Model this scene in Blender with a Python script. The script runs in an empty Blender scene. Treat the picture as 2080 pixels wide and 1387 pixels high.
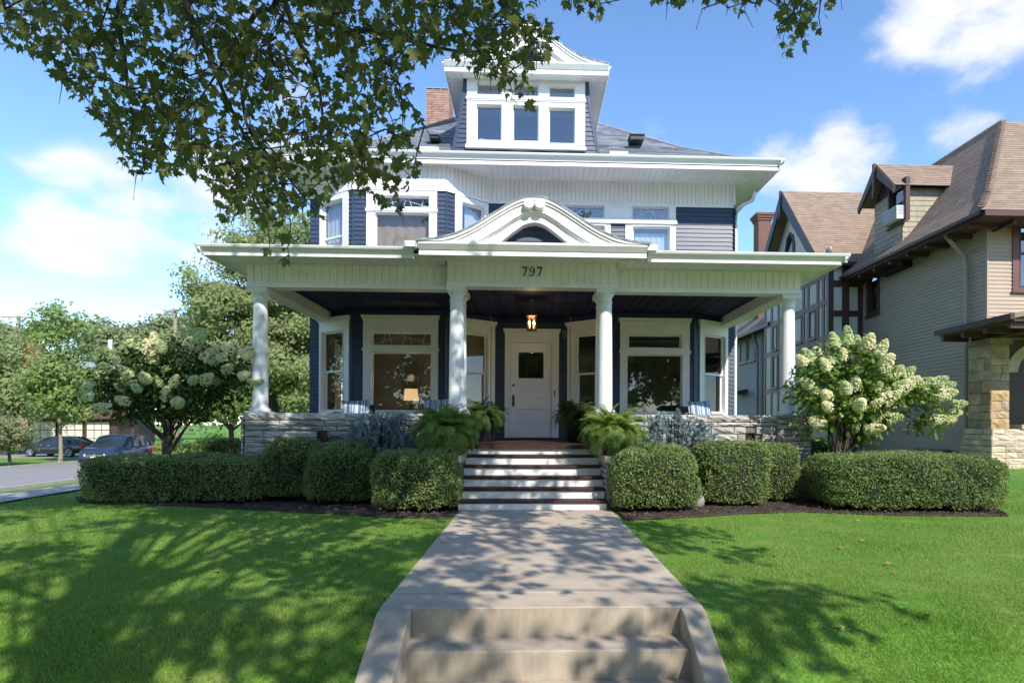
import bpy, math, random
import numpy as np
from mathutils import Vector, Matrix, Euler
random.seed(7); rng = np.random.default_rng(7)
scn = bpy.context.scene
COL = scn.collection
R_ = math.radians

# ------------------------------------------------------------------ camera
FPX, PX0, PY0, YAW, ROLL = 1230.0, 1127.0, 862.0, R_(2.3), R_(0.25)
fw = Vector((math.sin(YAW), math.cos(YAW), 0)); r0 = Vector((math.cos(YAW), -math.sin(YAW), 0)); u0 = Vector((0, 0, 1))
CR = r0*math.cos(ROLL) + u0*math.sin(ROLL); CU = u0*math.cos(ROLL) - r0*math.sin(ROLL)
CAMLOC = Vector((0, 0, 1.37))
cam = bpy.data.cameras.new('camera'); camo = bpy.data.objects.new('camera', cam); COL.objects.link(camo)
camo.matrix_world = Matrix(((CR.x, CU.x, -fw.x, CAMLOC.x), (CR.y, CU.y, -fw.y, CAMLOC.y), (CR.z, CU.z, -fw.z, CAMLOC.z), (0, 0, 0, 1)))
cam.sensor_width = 36.0; cam.sensor_fit = 'HORIZONTAL'; cam.lens = 36.0*FPX/2080.0
cam.shift_x = (1040-PX0)/2080.0; cam.shift_y = (PY0-693.5)/2080.0
cam.clip_start = 0.05; cam.clip_end = 2000
scn.camera = camo
# ------------------------------------------------------------------ sky, sun, exposure
SUN_AZ, SUN_EL = R_(25), R_(41)
sdir = Vector((math.sin(SUN_AZ)*math.cos(SUN_EL), -math.cos(SUN_AZ)*math.cos(SUN_EL), math.sin(SUN_EL)))
sl = bpy.data.lights.new('sun', 'SUN'); sl.energy = 2.75; sl.angle = R_(0.53); sl.color = (1, .95, .87)
so = bpy.data.objects.new('sun', sl); COL.objects.link(so); so.rotation_euler = sdir.to_track_quat('Z', 'Y').to_euler(); so.location = (6, -12, 14)
scn.view_settings.view_transform = 'Standard'; scn.view_settings.look = 'None'
scn.view_settings.gamma = 1; scn.view_settings.exposure = 1.08; scn.view_settings.use_curve_mapping = False
scn.cycles.max_bounces = 10; scn.cycles.diffuse_bounces = 7; scn.cycles.transmission_bounces = 8; scn.cycles.transparent_max_bounces = 12

def pray(x, y): return fw + CR*((x-PX0)/FPX) + CU*((PY0-y)/FPX)
def atY(x, y, Y): d = pray(x, y); return CAMLOC + d*(Y/d.y)
def atX(x, y, X): d = pray(x, y); return CAMLOC + d*(X/d.x)
def proj(p):
    v = Vector(p)-CAMLOC; d = v.dot(fw); return PX0+FPX*v.dot(CR)/d, PY0-FPX*v.dot(CU)/d, d

w = bpy.data.worlds.new('World'); scn.world = w; w.use_nodes = True
nt = w.node_tree; nt.nodes.clear(); N = nt.nodes.new; LK = nt.links.new
def mth(nt, op, a, b=None, clamp=False):
    n = nt.nodes.new('ShaderNodeMath'); n.operation = op; n.use_clamp = clamp
    for i, q in enumerate((a, b)):
        if q is None: continue
        if isinstance(q, (int, float)): n.inputs[i].default_value = q
        else: nt.links.new(q, n.inputs[i])
    return n.outputs[0]
sky = N('ShaderNodeTexSky'); sky.sky_type = 'NISHITA'; sky.sun_disc = False
sky.sun_elevation = SUN_EL; sky.sun_rotation = R_(155); sky.altitude = 300; sky.air_density = .9; sky.dust_density = .12; sky.ozone_density = 2.2
tc = N('ShaderNodeTexCoord')
CLOUDS = [((330, 450), .13, .07, 1.0), ((190, 480), .10, .05, 1.0), ((150, 350), .07, .03, .8), ((110, 490), .07, .04, .9), ((420, 430), .09, .10, .9), ((60, 600), .10, .035, .5), ((200, 630), .08, .025, .5),
          ((1690, 330), .085, .065, .85), ((1600, 330), .09, .05, .75), ((1960, 50), .11, .075, .95), ((1920, 100), .10, .045, .8), ((1850, 190), .05, .03, .5), ((1345, 245), .035, .03, .42), ((1960, 260), .06, .035, .6),
          ((560, 60), .09, .10, .5), ((120, 60), .06, .04, .5), ((620, 250), .08, .07, .6), ((40, 20), .1, .04, .4)]
tot = None
dirs = [(pray(*c[0]).normalized(), c[1], c[2], c[3]) for c in CLOUDS]
for a in range(60, 330, 34):      # the same scattered cumulus goes on round the rest of the sky
    e = .22 + .25*((a*7) % 11)/11
    dirs.append((Vector((math.sin(R_(a))*math.cos(e), math.cos(R_(a))*math.cos(e), math.sin(e))), .16, .07, .95))
for d, rx, rz, s in dirs:
    v = N('ShaderNodeVectorMath'); v.operation = 'SUBTRACT'; LK(tc.outputs['Generated'], v.inputs[0]); v.inputs[1].default_value = d
    v2 = N('ShaderNodeVectorMath'); v2.operation = 'MULTIPLY'; LK(v.outputs[0], v2.inputs[0]); v2.inputs[1].default_value = (1/rx, 1/rx, 1/rz)
    v3 = N('ShaderNodeVectorMath'); v3.operation = 'LENGTH'; LK(v2.outputs[0], v3.inputs[0])
    b = mth(nt, 'MULTIPLY', mth(nt, 'SUBTRACT', 1.5, v3.outputs['Value'], True), s)
    tot = b if tot is None else mth(nt, 'MAXIMUM', tot, b)
mp = N('ShaderNodeVectorMath'); mp.operation = 'MULTIPLY'; LK(tc.outputs['Generated'], mp.inputs[0]); mp.inputs[1].default_value = (1, 1, 1.7)
nz = N('ShaderNodeTexNoise'); nz.inputs['Scale'].default_value = 7.5; nz.inputs['Detail'].default_value = 9; nz.inputs['Roughness'].default_value = .56; LK(mp.outputs[0], nz.inputs['Vector'])
q = mth(nt, 'ADD', tot, mth(nt, 'MULTIPLY', mth(nt, 'SUBTRACT', nz.outputs['Fac'], .5), 2.3))
mr = N('ShaderNodeMapRange'); mr.interpolation_type = 'SMOOTHSTEP'; LK(q, mr.inputs['Value'])
mr.inputs['From Min'].default_value = .40; mr.inputs['From Max'].default_value = 1.12
dens = mth(nt, 'MULTIPLY', mr.outputs[0], mth(nt, 'MINIMUM', mth(nt, 'MULTIPLY', tot, 1.5), .96))
hs = N('ShaderNodeHueSaturation'); LK(sky.outputs[0], hs.inputs['Color']); hs.inputs['Saturation'].default_value = 1.1; hs.inputs['Value'].default_value = 1.0
nz2 = N('ShaderNodeTexNoise'); nz2.inputs['Scale'].default_value = 4; nz2.inputs['Detail'].default_value = 4; LK(mp.outputs[0], nz2.inputs['Vector'])
cc = N('ShaderNodeMix'); cc.data_type = 'RGBA'; LK(nz2.outputs['Fac'], cc.inputs['Factor'])
cc.inputs['A'].default_value = (2.75, 2.85, 3.15, 1); cc.inputs['B'].default_value = (3.9, 3.85, 3.9, 1)
mx = N('ShaderNodeMix'); mx.data_type = 'RGBA'; LK(dens, mx.inputs['Factor']); LK(hs.outputs[0], mx.inputs['A']); LK(cc.outputs['Result'], mx.inputs['B'])
bg = N('ShaderNodeBackground'); bg.inputs['Strength'].default_value = .15; LK(mx.outputs['Result'], bg.inputs['Color'])
wo = N('ShaderNodeOutputWorld'); LK(bg.outputs[0], wo.inputs['Surface'])

# ------------------------------------------------------------------ materials
MATS = {}
def rgba(c): return (c[0], c[1], c[2], 1)
def mat(name, col, rough=.6, var=.12, vs=3., bump=0., bs=40., isl=0., spec=.4, metal=0., col2=None, stretch=(1, 1, 1), emit=None, estr=0, obj=0., cut=None):
    m = bpy.data.materials.new(name); m.use_nodes = True; nt = m.node_tree; bs_ = nt.nodes['Principled BSDF']
    n = nt.nodes.new; lk = nt.links.new
    geo = n('ShaderNodeNewGeometry')
    sv = n('ShaderNodeVectorMath'); sv.operation = 'MULTIPLY'; lk(geo.outputs['Position'], sv.inputs[0]); sv.inputs[1].default_value = stretch
    no = n('ShaderNodeTexNoise'); no.inputs['Scale'].default_value = vs; no.inputs['Detail'].default_value = 7; no.inputs['Roughness'].default_value = .62; lk(sv.outputs[0], no.inputs['Vector'])
    mr = n('ShaderNodeMapRange'); lk(no.outputs['Fac'], mr.inputs['Value']); mr.inputs['From Min'].default_value = .3; mr.inputs['From Max'].default_value = .7
    mi = n('ShaderNodeMix'); mi.data_type = 'RGBA'; lk(mr.outputs[0], mi.inputs['Factor'])
    mi.inputs['A'].default_value = rgba([c*(1-var) for c in col]); mi.inputs['B'].default_value = rgba(col2 if col2 else [min(1, c*(1+var)) for c in col])
    out = mi.outputs['Result']
    if isl:
        a = mth(nt, 'ADD', mth(nt, 'MULTIPLY', geo.outputs['Random Per Island'], 2*isl), 1-isl)
        vm = n('ShaderNodeVectorMath'); vm.operation = 'SCALE'; lk(out, vm.inputs[0]); lk(a, vm.inputs['Scale']); out = vm.outputs[0]
    if obj:
        oi = n('ShaderNodeObjectInfo'); hv = n('ShaderNodeHueSaturation'); lk(out, hv.inputs['Color'])
        lk(mth(nt, 'ADD', mth(nt, 'MULTIPLY', oi.outputs['Random'], 2*obj), 1-obj), hv.inputs['Value']); lk(mth(nt, 'ADD', mth(nt, 'MULTIPLY', mth(nt, 'FRACT', mth(nt, 'MULTIPLY', oi.outputs['Random'], 7.31)), 1.6*obj), 1-.8*obj), hv.inputs['Saturation']); out = hv.outputs[0]
    if cut:      # dark weather streaks and blotches
        n2 = n('ShaderNodeTexNoise'); n2.inputs['Scale'].default_value = cut[0]; n2.inputs['Detail'].default_value = 9; n2.inputs['Roughness'].default_value = .7; lk(sv.outputs[0], n2.inputs['Vector']); m2 = n('ShaderNodeMapRange'); lk(n2.outputs['Fac'], m2.inputs['Value']); m2.inputs['From Min'].default_value = .36; m2.inputs['From Max'].default_value = .6; m2.inputs['To Min'].default_value = cut[1]; m2.inputs['To Max'].default_value = 1
        vm2 = n('ShaderNodeVectorMath'); vm2.operation = 'SCALE'; lk(out, vm2.inputs[0]); lk(m2.outputs[0], vm2.inputs['Scale']); out = vm2.outputs[0]
    lk(out, bs_.inputs['Base Color'])
    bs_.inputs['Roughness'].default_value = rough; bs_.inputs['Metallic'].default_value = metal; bs_.inputs['Specular IOR Level'].default_value = spec
    if bump:
        nb = n('ShaderNodeTexNoise'); nb.inputs['Scale'].default_value = bs; nb.inputs['Detail'].default_value = 6; lk(sv.outputs[0], nb.inputs['Vector'])
        bp = n('ShaderNodeBump'); bp.inputs['Strength'].default_value = bump; bp.inputs['Distance'].default_value = .02; lk(nb.outputs['Fac'], bp.inputs['Height']); lk(bp.outputs[0], bs_.inputs['Normal'])
    if emit: bs_.inputs['Emission Color'].default_value = rgba(emit); bs_.inputs['Emission Strength'].default_value = estr
    MATS[name] = m; return m
def leafmat(name, ca, cb, trans=.3, rough=.5, spec=.35, pv=1.2, obj=0, con=.7):
    m = bpy.data.materials.new(name); m.use_nodes = True; nt = m.node_tree; b = nt.nodes['Principled BSDF']; n = nt.nodes.new; lk = nt.links.new
    geo = n('ShaderNodeNewGeometry'); no = n('ShaderNodeTexNoise'); no.inputs['Scale'].default_value = pv; no.inputs['Detail'].default_value = 3; lk(geo.outputs['Position'], no.inputs['Vector'])
    f = mth(nt, 'ADD', mth(nt, 'MULTIPLY', geo.outputs['Random Per Island'], .75), mth(nt, 'MULTIPLY', mth(nt, 'SUBTRACT', no.outputs['Fac'], .35), con), True)
    if obj: oi = n('ShaderNodeObjectInfo'); f = mth(nt, 'ADD', mth(nt, 'MULTIPLY', f, .45), mth(nt, 'MULTIPLY', oi.outputs['Random'], .6), True)
    mi = n('ShaderNodeMix'); mi.data_type = 'RGBA'; lk(f, mi.inputs['Factor']); mi.inputs['A'].default_value = rgba(ca); mi.inputs['B'].default_value = rgba(cb)
    lk(mi.outputs['Result'], b.inputs['Base Color']); b.inputs['Roughness'].default_value = rough; b.inputs['Specular IOR Level'].default_value = spec
    if trans:
        t = n('ShaderNodeBsdfTranslucent'); hv = n('ShaderNodeHueSaturation'); lk(mi.outputs['Result'], hv.inputs['Color']); hv.inputs['Value'].default_value = 1.5; hv.inputs['Saturation'].default_value = 1.1; lk(hv.outputs[0], t.inputs['Color'])
        ms = n('ShaderNodeMixShader'); ms.inputs[0].default_value = trans; lk(b.outputs[0], ms.inputs[1]); lk(t.outputs[0], ms.inputs[2]); lk(ms.outputs[0], nt.nodes['Material Output'].inputs['Surface'])
    MATS[name] = m; return m
def glassmat(name, ior=1.7, tint=(.92, .95, .95), wav=.02, boost=0.0):
    m = bpy.data.materials.new(name); m.use_nodes = True; nt = m.node_tree; nt.nodes.remove(nt.nodes['Principled BSDF']); n = nt.nodes.new; lk = nt.links.new
    geo = n('ShaderNodeNewGeometry'); no = n('ShaderNodeTexNoise'); no.inputs['Scale'].default_value = 3.2; no.inputs['Detail'].default_value = 2; lk(geo.outputs['Position'], no.inputs['Vector'])
    bp = n('ShaderNodeBump'); bp.inputs['Strength'].default_value = wav; bp.inputs['Distance'].default_value = .2; lk(no.outputs['Fac'], bp.inputs['Height'])
    g = n('ShaderNodeBsdfGlossy'); g.inputs['Roughness'].default_value = 0.012; lk(bp.outputs[0], g.inputs['Normal']); g.inputs['Color'].default_value = (.95, .97, 1, 1)
    t = n('ShaderNodeBsdfTransparent'); t.inputs['Color'].default_value = rgba(tint)
    lw = n('ShaderNodeLayerWeight'); f0 = ((ior-1)/(ior+1))**2*1.9+boost
    f5 = mth(nt, 'POWER', lw.outputs['Facing'], 5.0); fr = mth(nt, 'ADD', mth(nt, 'MULTIPLY', f5, 1-f0), f0, True)
    ms = n('ShaderNodeMixShader'); lk(fr, ms.inputs[0]); lk(t.outputs[0], ms.inputs[1]); lk(g.outputs[0], ms.inputs[2]); lk(ms.outputs[0], nt.nodes['Material Output'].inputs['Surface'])
    MATS[name] = m; return m

white = mat('white_paint', (.86, .84, .84), .45, .035, 2.5, .05, 60, cut=(1.3, .94))
offw = mat('cream_white_board', (.87, .82, .82), .5, .04, 2.2, .06, 50, isl=.03, cut=(1.7, .93))
colw = mat('column_white_paint', (.80, .81, .81), .42, .03, 3, .03, 30, cut=(1.9, .92))
navy = mat('navy_siding', (.030, .049, .094), .42, .1, 2.0, .06, 60, isl=.10, spec=.5)
navyd = mat('navy_ceiling', (.030, .032, .090), .7, .12, 4, .05, 60, isl=.45, spec=.15)
shing = mat('slate_grey_shingle', (.25, .27, .305), .85, .12, 5, .25, 160, isl=.30)
brownsh = mat('tan_brown_shingle', (.30, .215, .155), .88, .12, 3, .25, 160, isl=.13)
brickm = mat('red_brick', (.37, .21, .16), .85, .2, 6, .3, 90, isl=.18)
mort = mat('mortar', (.42, .38, .34), .9, .1, 10)
stonem = mat('grey_limestone', (.40, .375, .345), .88, .32, 4.5, .6, 26, stretch=(1, 1, 3.0), obj=.26)
ochre = mat('ochre_sandstone', (.43, .305, .195), .85, .3, 3.5, .4, 30, obj=.3)
creamst = mat('cream_limestone', (.54, .45, .33), .85, .2, 4, .4, 30, obj=.2)
conc = mat('concrete_walk', (.50, .405, .31), .85, .10, 1.6, .12, 130, spec=.25, cut=(2.3, .82))
conc2 = mat('weathered_concrete', (.45, .375, .285), .88, .16, 2.6, .2, 110, spec=.2, stretch=(1, 1, .25), cut=(3.4, .64))
tread = mat('brown_tread_paint', (.050, .028, .024), .6, .2, 4, .05, 60, spec=.2)
doorw = mat('door_white_gloss', (.86, .84, .85), .32, .02, 3)
brass = mat('dark_bronze', (.09, .06, .035), .4, .2, 10, metal=.8)
copper = mat('copper_lantern', (.34, .20, .11), .4, .2, 20, metal=.9)
glow = mat('lantern_bulb', (1, .8, .5), .5, 0, 1, emit=(1, .62, .25), estr=9)
shade = mat('lamp_shade_cloth', (.8, .68, .48), .8, .05, 9, emit=(1, .66, .34), estr=.45)
blackm = mat('black_glaze', (.015, .015, .017), .35, .1, 9)
darkvent = mat('dark_vent_metal', (.03, .032, .035), .5, .1, 9)
wallint = mat('beige_plaster', (.42, .39, .34), .85, .04, 2)
floorint = mat('oak_floor', (.16, .09, .05), .4, .2, 3, stretch=(8, 1, 1))
curtain = mat('pale_blind', (.62, .66, .72), .8, .06, 2, stretch=(6, 6, .3))
brownbl = mat('taupe_blind', (.33, .26, .22), .85, .06, 5)
woodd = mat('dark_wood', (.045, .028, .02), .4, .2, 8)
wicker = mat('dark_wicker', (.035, .027, .022), .6, .3, 60, .4, 90)
gut = mat('white_gutter_metal', (.78, .785, .78), .35, .03, 2)
dirt = mat('mulch', (.055, .036, .028), .95, .45, 7, .9, 60)
asph = mat('street_asphalt', (.27, .26, .255), .9, .12, 1.2, .2, 120)
kerbm = mat('kerb_concrete', (.40, .37, .33), .9, .15, 2, .2, 80)
taupe = mat('taupe_clapboard', (.44, .355, .26), .6, .06, 2, .05, 60, isl=.05)
taupesh = mat('olive_grey_wall_shingle', (.42, .365, .27), .75, .08, 3, .1, 60, isl=.08)
timber = mat('brown_timber_paint', (.085, .043, .036), .5, .12, 3, .08, 50)
rosetr = mat('plum_brown_trim', (.15, .075, .065), .5, .1, 3)
stucco = mat('cream_stucco', (.68, .63, .54), .9, .06, 3, .25, 120)
bark = mat('bark', (.075, .06, .048), .9, .35, 6, .8, 30, stretch=(1, 1, .3))
twigm = mat('twig_bark', (.04, .03, .024), .85, .3, 20)
polem = mat('weathered_pole', (.30, .25, .20), .9, .2, 3, .2, 40, stretch=(4, 4, .3))
glassu = glassmat('window_glass_upper', 1.7, (.75, .8, .85), .004, .05)
glassl = glassmat('window_glass_lower', 1.52, (.82, .82, .76), .004)
carblue = mat('car_paint_blue', (.022, .036, .085), .22, .05, 1, spec=.8)
cardark = mat('car_paint_charcoal', (.02, .022, .032), .2, .05, 1, spec=.8)
tyre = mat('tyre_rubber', (.02, .02, .02), .8, .1, 9)
alloy = mat('alloy_rim', (.55, .55, .56), .3, .05, 9, metal=.8)
cglass = mat('car_window', (.02, .03, .04), .06, .05, 1, spec=1.0)
lampw = mat('headlight_lens', (.7, .72, .75), .15, .05, 9)
lampr = mat('tail_light_red', (.5, .03, .02), .2, .05, 9)
platem = mat('number_plate', (.75, .76, .78), .5, .05, 9)
acm = mat('ac_plastic', (.68, .67, .64), .5, .04, 6)
slate = mat('dark_slit', (.012, .012, .012), .8, 0, 1)
potst = mat('ivory_plaster', (.7, .68, .62), .8, .05, 4)

maplem = leafmat('maple_leaf', (.06, .085, .024), (.165, .19, .058), .45, .5, .22)
hedgel = leafmat('yew_hedge_leaf', (.095, .15, .042), (.29, .36, .13), .26, .6, .15, 2.2, 0, 1.3)
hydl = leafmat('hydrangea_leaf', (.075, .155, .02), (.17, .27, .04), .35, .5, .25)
hydl2 = leafmat('hydrangea_leaf_shaded', (.03, .062, .014), (.09, .14, .03), .30, .5, .25)  # darker copy of the hydrangea leaf, shade put into the colour
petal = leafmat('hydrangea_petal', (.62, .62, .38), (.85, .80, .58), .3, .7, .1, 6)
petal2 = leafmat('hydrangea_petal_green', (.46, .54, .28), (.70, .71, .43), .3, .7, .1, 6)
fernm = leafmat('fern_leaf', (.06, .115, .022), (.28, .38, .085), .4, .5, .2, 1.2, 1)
ferndk = leafmat('fern_leaf_shaded', (.03, .065, .016), (.10, .15, .035), .3, .5, .2, 1.2, 1)  # darker fern copy for beside the door, porch shade put into its colour
sprm = leafmat('spruce_needle', (.13, .20, .215), (.34, .44, .45), .1, .6, .2, 4)
treem = leafmat('tree_leaf', (.19, .235, .09), (.38, .43, .20), .42, .6, .15)
treeol = leafmat('tree_leaf_olive', (.15, .18, .08), (.30, .33, .17), .33, .6, .15)
treebr = leafmat('tree_leaf_bright', (.16, .23, .06), (.32, .40, .15), .4, .6, .15)
grassm = leafmat('grass_blade', (.115, .265, .032), (.34, .405, .12), .4, .6, .12, .8, 0, 1.3)
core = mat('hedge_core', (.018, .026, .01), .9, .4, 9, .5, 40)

# ------------------------------------------------------------------ mesh helpers
class MB:
    def __init__(s, fac=None): s.v = []; s.f = []; s.m = []; s.fac = fac
    def add(s, vs, fs, mi=0):
        b = len(s.v)
        if s.fac is not None:
            s.v += [s.fac.pt(*p) for p in vs]; s.f += [tuple(b+i for i in reversed(f)) for f in fs]
        else:
            s.v += [tuple(p) for p in vs]; s.f += [tuple(b+i for i in f) for f in fs]
        s.m += [mi]*len(fs)
    def box(s, x0, x1, y0, y1, z0, z1, mi=0):
        s.add([(x0, y0, z0), (x1, y0, z0), (x1, y1, z0), (x0, y1, z0), (x0, y0, z1), (x1, y0, z1), (x1, y1, z1), (x0, y1, z1)],
              [(0, 3, 2, 1), (4, 5, 6, 7), (0, 1, 5, 4), (1, 2, 6, 5), (2, 3, 7, 6), (3, 0, 4, 7)], mi)
    def cbox(s, x0, x1, y0, y1, z0, z1, c, mi=0):    # box whose front (y0) edges are chamfered by c
        s.add([(x0, y1, z0), (x1, y1, z0), (x1, y1, z1), (x0, y1, z1), (x0, y0+c, z0), (x1, y0+c, z0), (x1, y0+c, z1), (x0, y0+c, z1),
               (x0+c, y0, z0+c), (x1-c, y0, z0+c), (x1-c, y0, z1-c), (x0+c, y0, z1-c)],
              [(0, 1, 5, 4), (1, 2, 6, 5), (2, 3, 7, 6), (3, 0, 4, 7), (4, 5, 9, 8), (5, 6, 10, 9), (6, 7, 11, 10), (7, 4, 8, 11), (8, 9, 10, 11), (0, 3, 2, 1)], mi)
    def quad(s, a, b, c, d, mi=0): s.add([a, b, c, d], [(0, 1, 2, 3)], mi)
    def prism(s, poly, ax, a, b, mi=0):     # poly in the two other axes, extruded along axis ax from a to b
        def P(p, t): return (t, p[0], p[1]) if ax == 'x' else (p[0], t, p[1]) if ax == 'y' else (p[0], p[1], t)
        n = len(poly); vs = [P(p, a) for p in poly]+[P(p, b) for p in poly]
        s.add(vs, [tuple(range(n)), tuple(range(2*n-1, n-1, -1))]+[(i, i+n, (i+1) % n+n, (i+1) % n) for i in range(n)], mi)
    def lathe(s, prof, c=(0, 0, 0), seg=20, mi=0, ax='z'):
        vs = []; fs = []
        for r, z in prof:
            for k in range(seg):
                a = 2*math.pi*k/seg; p = (r*math.cos(a), r*math.sin(a), z)
                if ax == 'y': p = (p[0], p[2], p[1])
                if ax == 'x': p = (p[2], p[0], p[1])
                vs.append((c[0]+p[0], c[1]+p[1], c[2]+p[2]))
        for i in range(len(prof)-1):
            for k in range(seg): fs.append((i*seg+k, i*seg+(k+1) % seg, (i+1)*seg+(k+1) % seg, (i+1)*seg+k))
        fs.append(tuple(reversed(range(seg)))); fs.append(tuple(range((len(prof)-1)*seg, len(prof)*seg)))
        s.add(vs, fs, mi)
    def tube(s, path, rad, seg=7, mi=0):
        path = [Vector(p) for p in path]; vs = []; fs = []
        if not hasattr(rad, '__len__'): rad = [rad]*len(path)
        for i, p in enumerate(path):
            t = (path[min(i+1, len(path)-1)]-path[max(i-1, 0)]).normalized()
            up = Vector((0, 0, 1)) if abs(t.z) < .9 else Vector((1, 0, 0))
            a = t.cross(up).normalized(); b = a.cross(t)
            for k in range(seg):
                q = 2*math.pi*k/seg; vs.append(tuple(p+a*(rad[i]*math.cos(q))+b*(rad[i]*math.sin(q))))
        for i in range(len(path)-1):
            for k in range(seg): fs.append((i*seg+k, i*seg+(k+1) % seg, (i+1)*seg+(k+1) % seg, (i+1)*seg+k))
        fs.append(tuple(reversed(range(seg)))); fs.append(tuple(range((len(path)-1)*seg, len(path)*seg)))
        s.add(vs, fs, mi)
    def ring(s, x0, x1, z0, z1, t, y0, y1, mi=0):   # rectangular frame
        s.box(x0, x0+t, y0, y1, z0, z1, mi); s.box(x1-t, x1, y0, y1, z0, z1, mi)
        s.box(x0+t, x1-t, y0, y1, z0, z0+t, mi); s.box(x0+t, x1-t, y0, y1, z1-t, z1, mi)
    def holes(s, x0, x1, z0, z1, hs, y0, y1, mi=0):
        xs = sorted({x0, x1} | {h[0] for h in hs} | {h[1] for h in hs}); zs = sorted({z0, z1} | {h[2] for h in hs} | {h[3] for h in hs})
        for j in range(len(zs)-1):
            run = None
            for i in range(len(xs)-1):
                cx, cz = (xs[i]+xs[i+1])/2, (zs[j]+zs[j+1])/2
                solid = not any(h[0] < cx < h[1] and h[2] < cz < h[3] for h in hs)
                if solid: run = (run[0], xs[i+1]) if run else (xs[i], xs[i+1])
                if run and (not solid or i == len(xs)-2): s.box(run[0], run[1], y0, y1, zs[j], zs[j+1], mi); run = None
    def build(s, name, mats, parent=None, smooth=False, loc=None, kind=None, label=None):
        o = Vector(loc) if loc is not None else origin(parent)
        me = bpy.data.meshes.new(name); me.from_pydata([(x-o.x, y-o.y, z-o.z) for x, y, z in s.v], [], s.f)
        for m in (mats if isinstance(mats, (list, tuple)) else [mats]): me.materials.append(m)
        if any(s.m): me.polygons.foreach_set('material_index', s.m)
        if smooth: smooth_me(me)
        ob = bpy.data.objects.new(name, me); COL.objects.link(ob)
        if parent is not None: ob.parent = parent; ob.location = o-origin(parent)
        else: ob.location = o
        if kind: ob['kind'] = kind
        if label: ob['label'] = label
        return ob
def smooth_me(me, ang=40):
    me.polygons.foreach_set('use_smooth', [True]*len(me.polygons))
    try: me.set_sharp_from_angle(angle=R_(ang))
    except Exception: pass
def origin(o):
    v = Vector((0, 0, 0))
    while o is not None: v = v+o.location; o = o.parent
    return v
def thing(name, label, cat, loc, group=None):
    o = bpy.data.objects.new(name, None); COL.objects.link(o); o.location = loc; o.empty_display_size = .3
    o['label'] = label; o['category'] = cat
    if group: o['group'] = group
    return o
def tag(o, label=None, cat=None, group=None, kind=None):
    for k, v in (('label', label), ('category', cat), ('group', group), ('kind', kind)):
        if v: o[k] = v
    return o
def place(me, name, parent, wloc, rot=(0, 0, 0), sc=(1, 1, 1)):
    ob = bpy.data.objects.new(name, me); COL.objects.link(ob); ob.parent = parent
    ob.location = Vector(wloc)-origin(parent); ob.rotation_euler = rot; ob.scale = sc
    return ob
def npmesh(name, V, Fc, mats):      # Fc: (n,k) int array
    me = bpy.data.meshes.new(name); V = np.ascontiguousarray(V, dtype=np.float32); n, k = Fc.shape
    me.vertices.add(len(V)); me.vertices.foreach_set('co', V.ravel())
    me.loops.add(n*k); me.loops.foreach_set('vertex_index', np.ascontiguousarray(Fc, dtype=np.int32).ravel())
    me.polygons.add(n); me.polygons.foreach_set('loop_start', np.arange(0, n*k, k, dtype=np.int32))
    me.update(calc_edges=True)
    for m in (mats if isinstance(mats, (list, tuple)) else [mats]): me.materials.append(m)
    return me
def unit(a): return a/np.maximum(np.linalg.norm(a, axis=-1, keepdims=True), 1e-9)
def frames(nrm, tip=None):
    n = unit(nrm); t = rng.normal(size=n.shape) if tip is None else tip
    t = unit(t-n*(t*n).sum(-1, keepdims=True)); b = np.cross(t, n)
    return b, t, n      # x, y(tip), z(normal)
def scatter(T, TF, P, nrm, size, tip=None):     # template verts T (K,3), faces TF (m,k)
    b, t, n = frames(nrm, tip); K = len(T); s = np.asarray(size).reshape(-1, 1, 1)*np.ones((len(P), 1, 1))
    V = P[:, None, :]+s*(b[:, None, :]*T[None, :, 0:1]+t[:, None, :]*T[None, :, 1:2]+n[:, None, :]*T[None, :, 2:3])
    Fc = TF[None]+(np.arange(len(P))*K)[:, None, None]
    return V.reshape(-1, 3), Fc.reshape(-1, TF.shape[1])
DIAMOND = (np.array([(0, 0, 0), (.30, .45, .06), (0, 1, 0), (-.30, .45, .06)]), np.array([(0, 1, 2, 3)]))
OVAL = (np.array([(0, 0, 0), (.27, .28, .05), (.25, .65, .03), (0, 1, -.05), (-.25, .65, .03), (-.27, .28, .05)]), np.array([(0, 1, 2, 3, 4, 5)]))
_h = [(.03, .0), (.28, -.08), (.23, .07), (.48, .13), (.39, .24), (.57, .51), (.37, .43), (.20, .44), (.28, .71), (.14, .69)]
MAPLE = (np.array([(0, 0, 0)]+[(x, y, -.5*x*x+.12*y*y) for x, y in _h]+[(0, 1.0, -.10)]+[(-x, y, -.35*x*x+.12*y*y) for x, y in reversed(_h)]), np.array([list(range(22))]))
def leafobj(name, tpl, P, nrm, size, m, parent, tip=None, kind='stuff'):
    o = origin(parent); V, Fc = scatter(tpl[0], tpl[1], P, nrm, size, tip)
    me = npmesh(name, V-np.array(o), Fc, m); ob = bpy.data.objects.new(name, me); COL.objects.link(ob); ob.parent = parent
    if kind: ob['kind'] = kind
    return ob
def leafparts(tpl, P, nrm, size, m, parent, tip, idx, name='leaf'):
    me = npmesh(name, tpl[0], tpl[1], m); bx, ty, nzv = frames(nrm[idx], tip[idx])
    for p, x_, t_, n_, s_ in zip(P[idx], bx, ty, nzv, size[idx]):
        M_ = Matrix(((x_[0], t_[0], n_[0]), (x_[1], t_[1], n_[1]), (x_[2], t_[2], n_[2]))); place(me, name, parent, Vector(p), M_.to_euler(), (float(s_),)*3)
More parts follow.
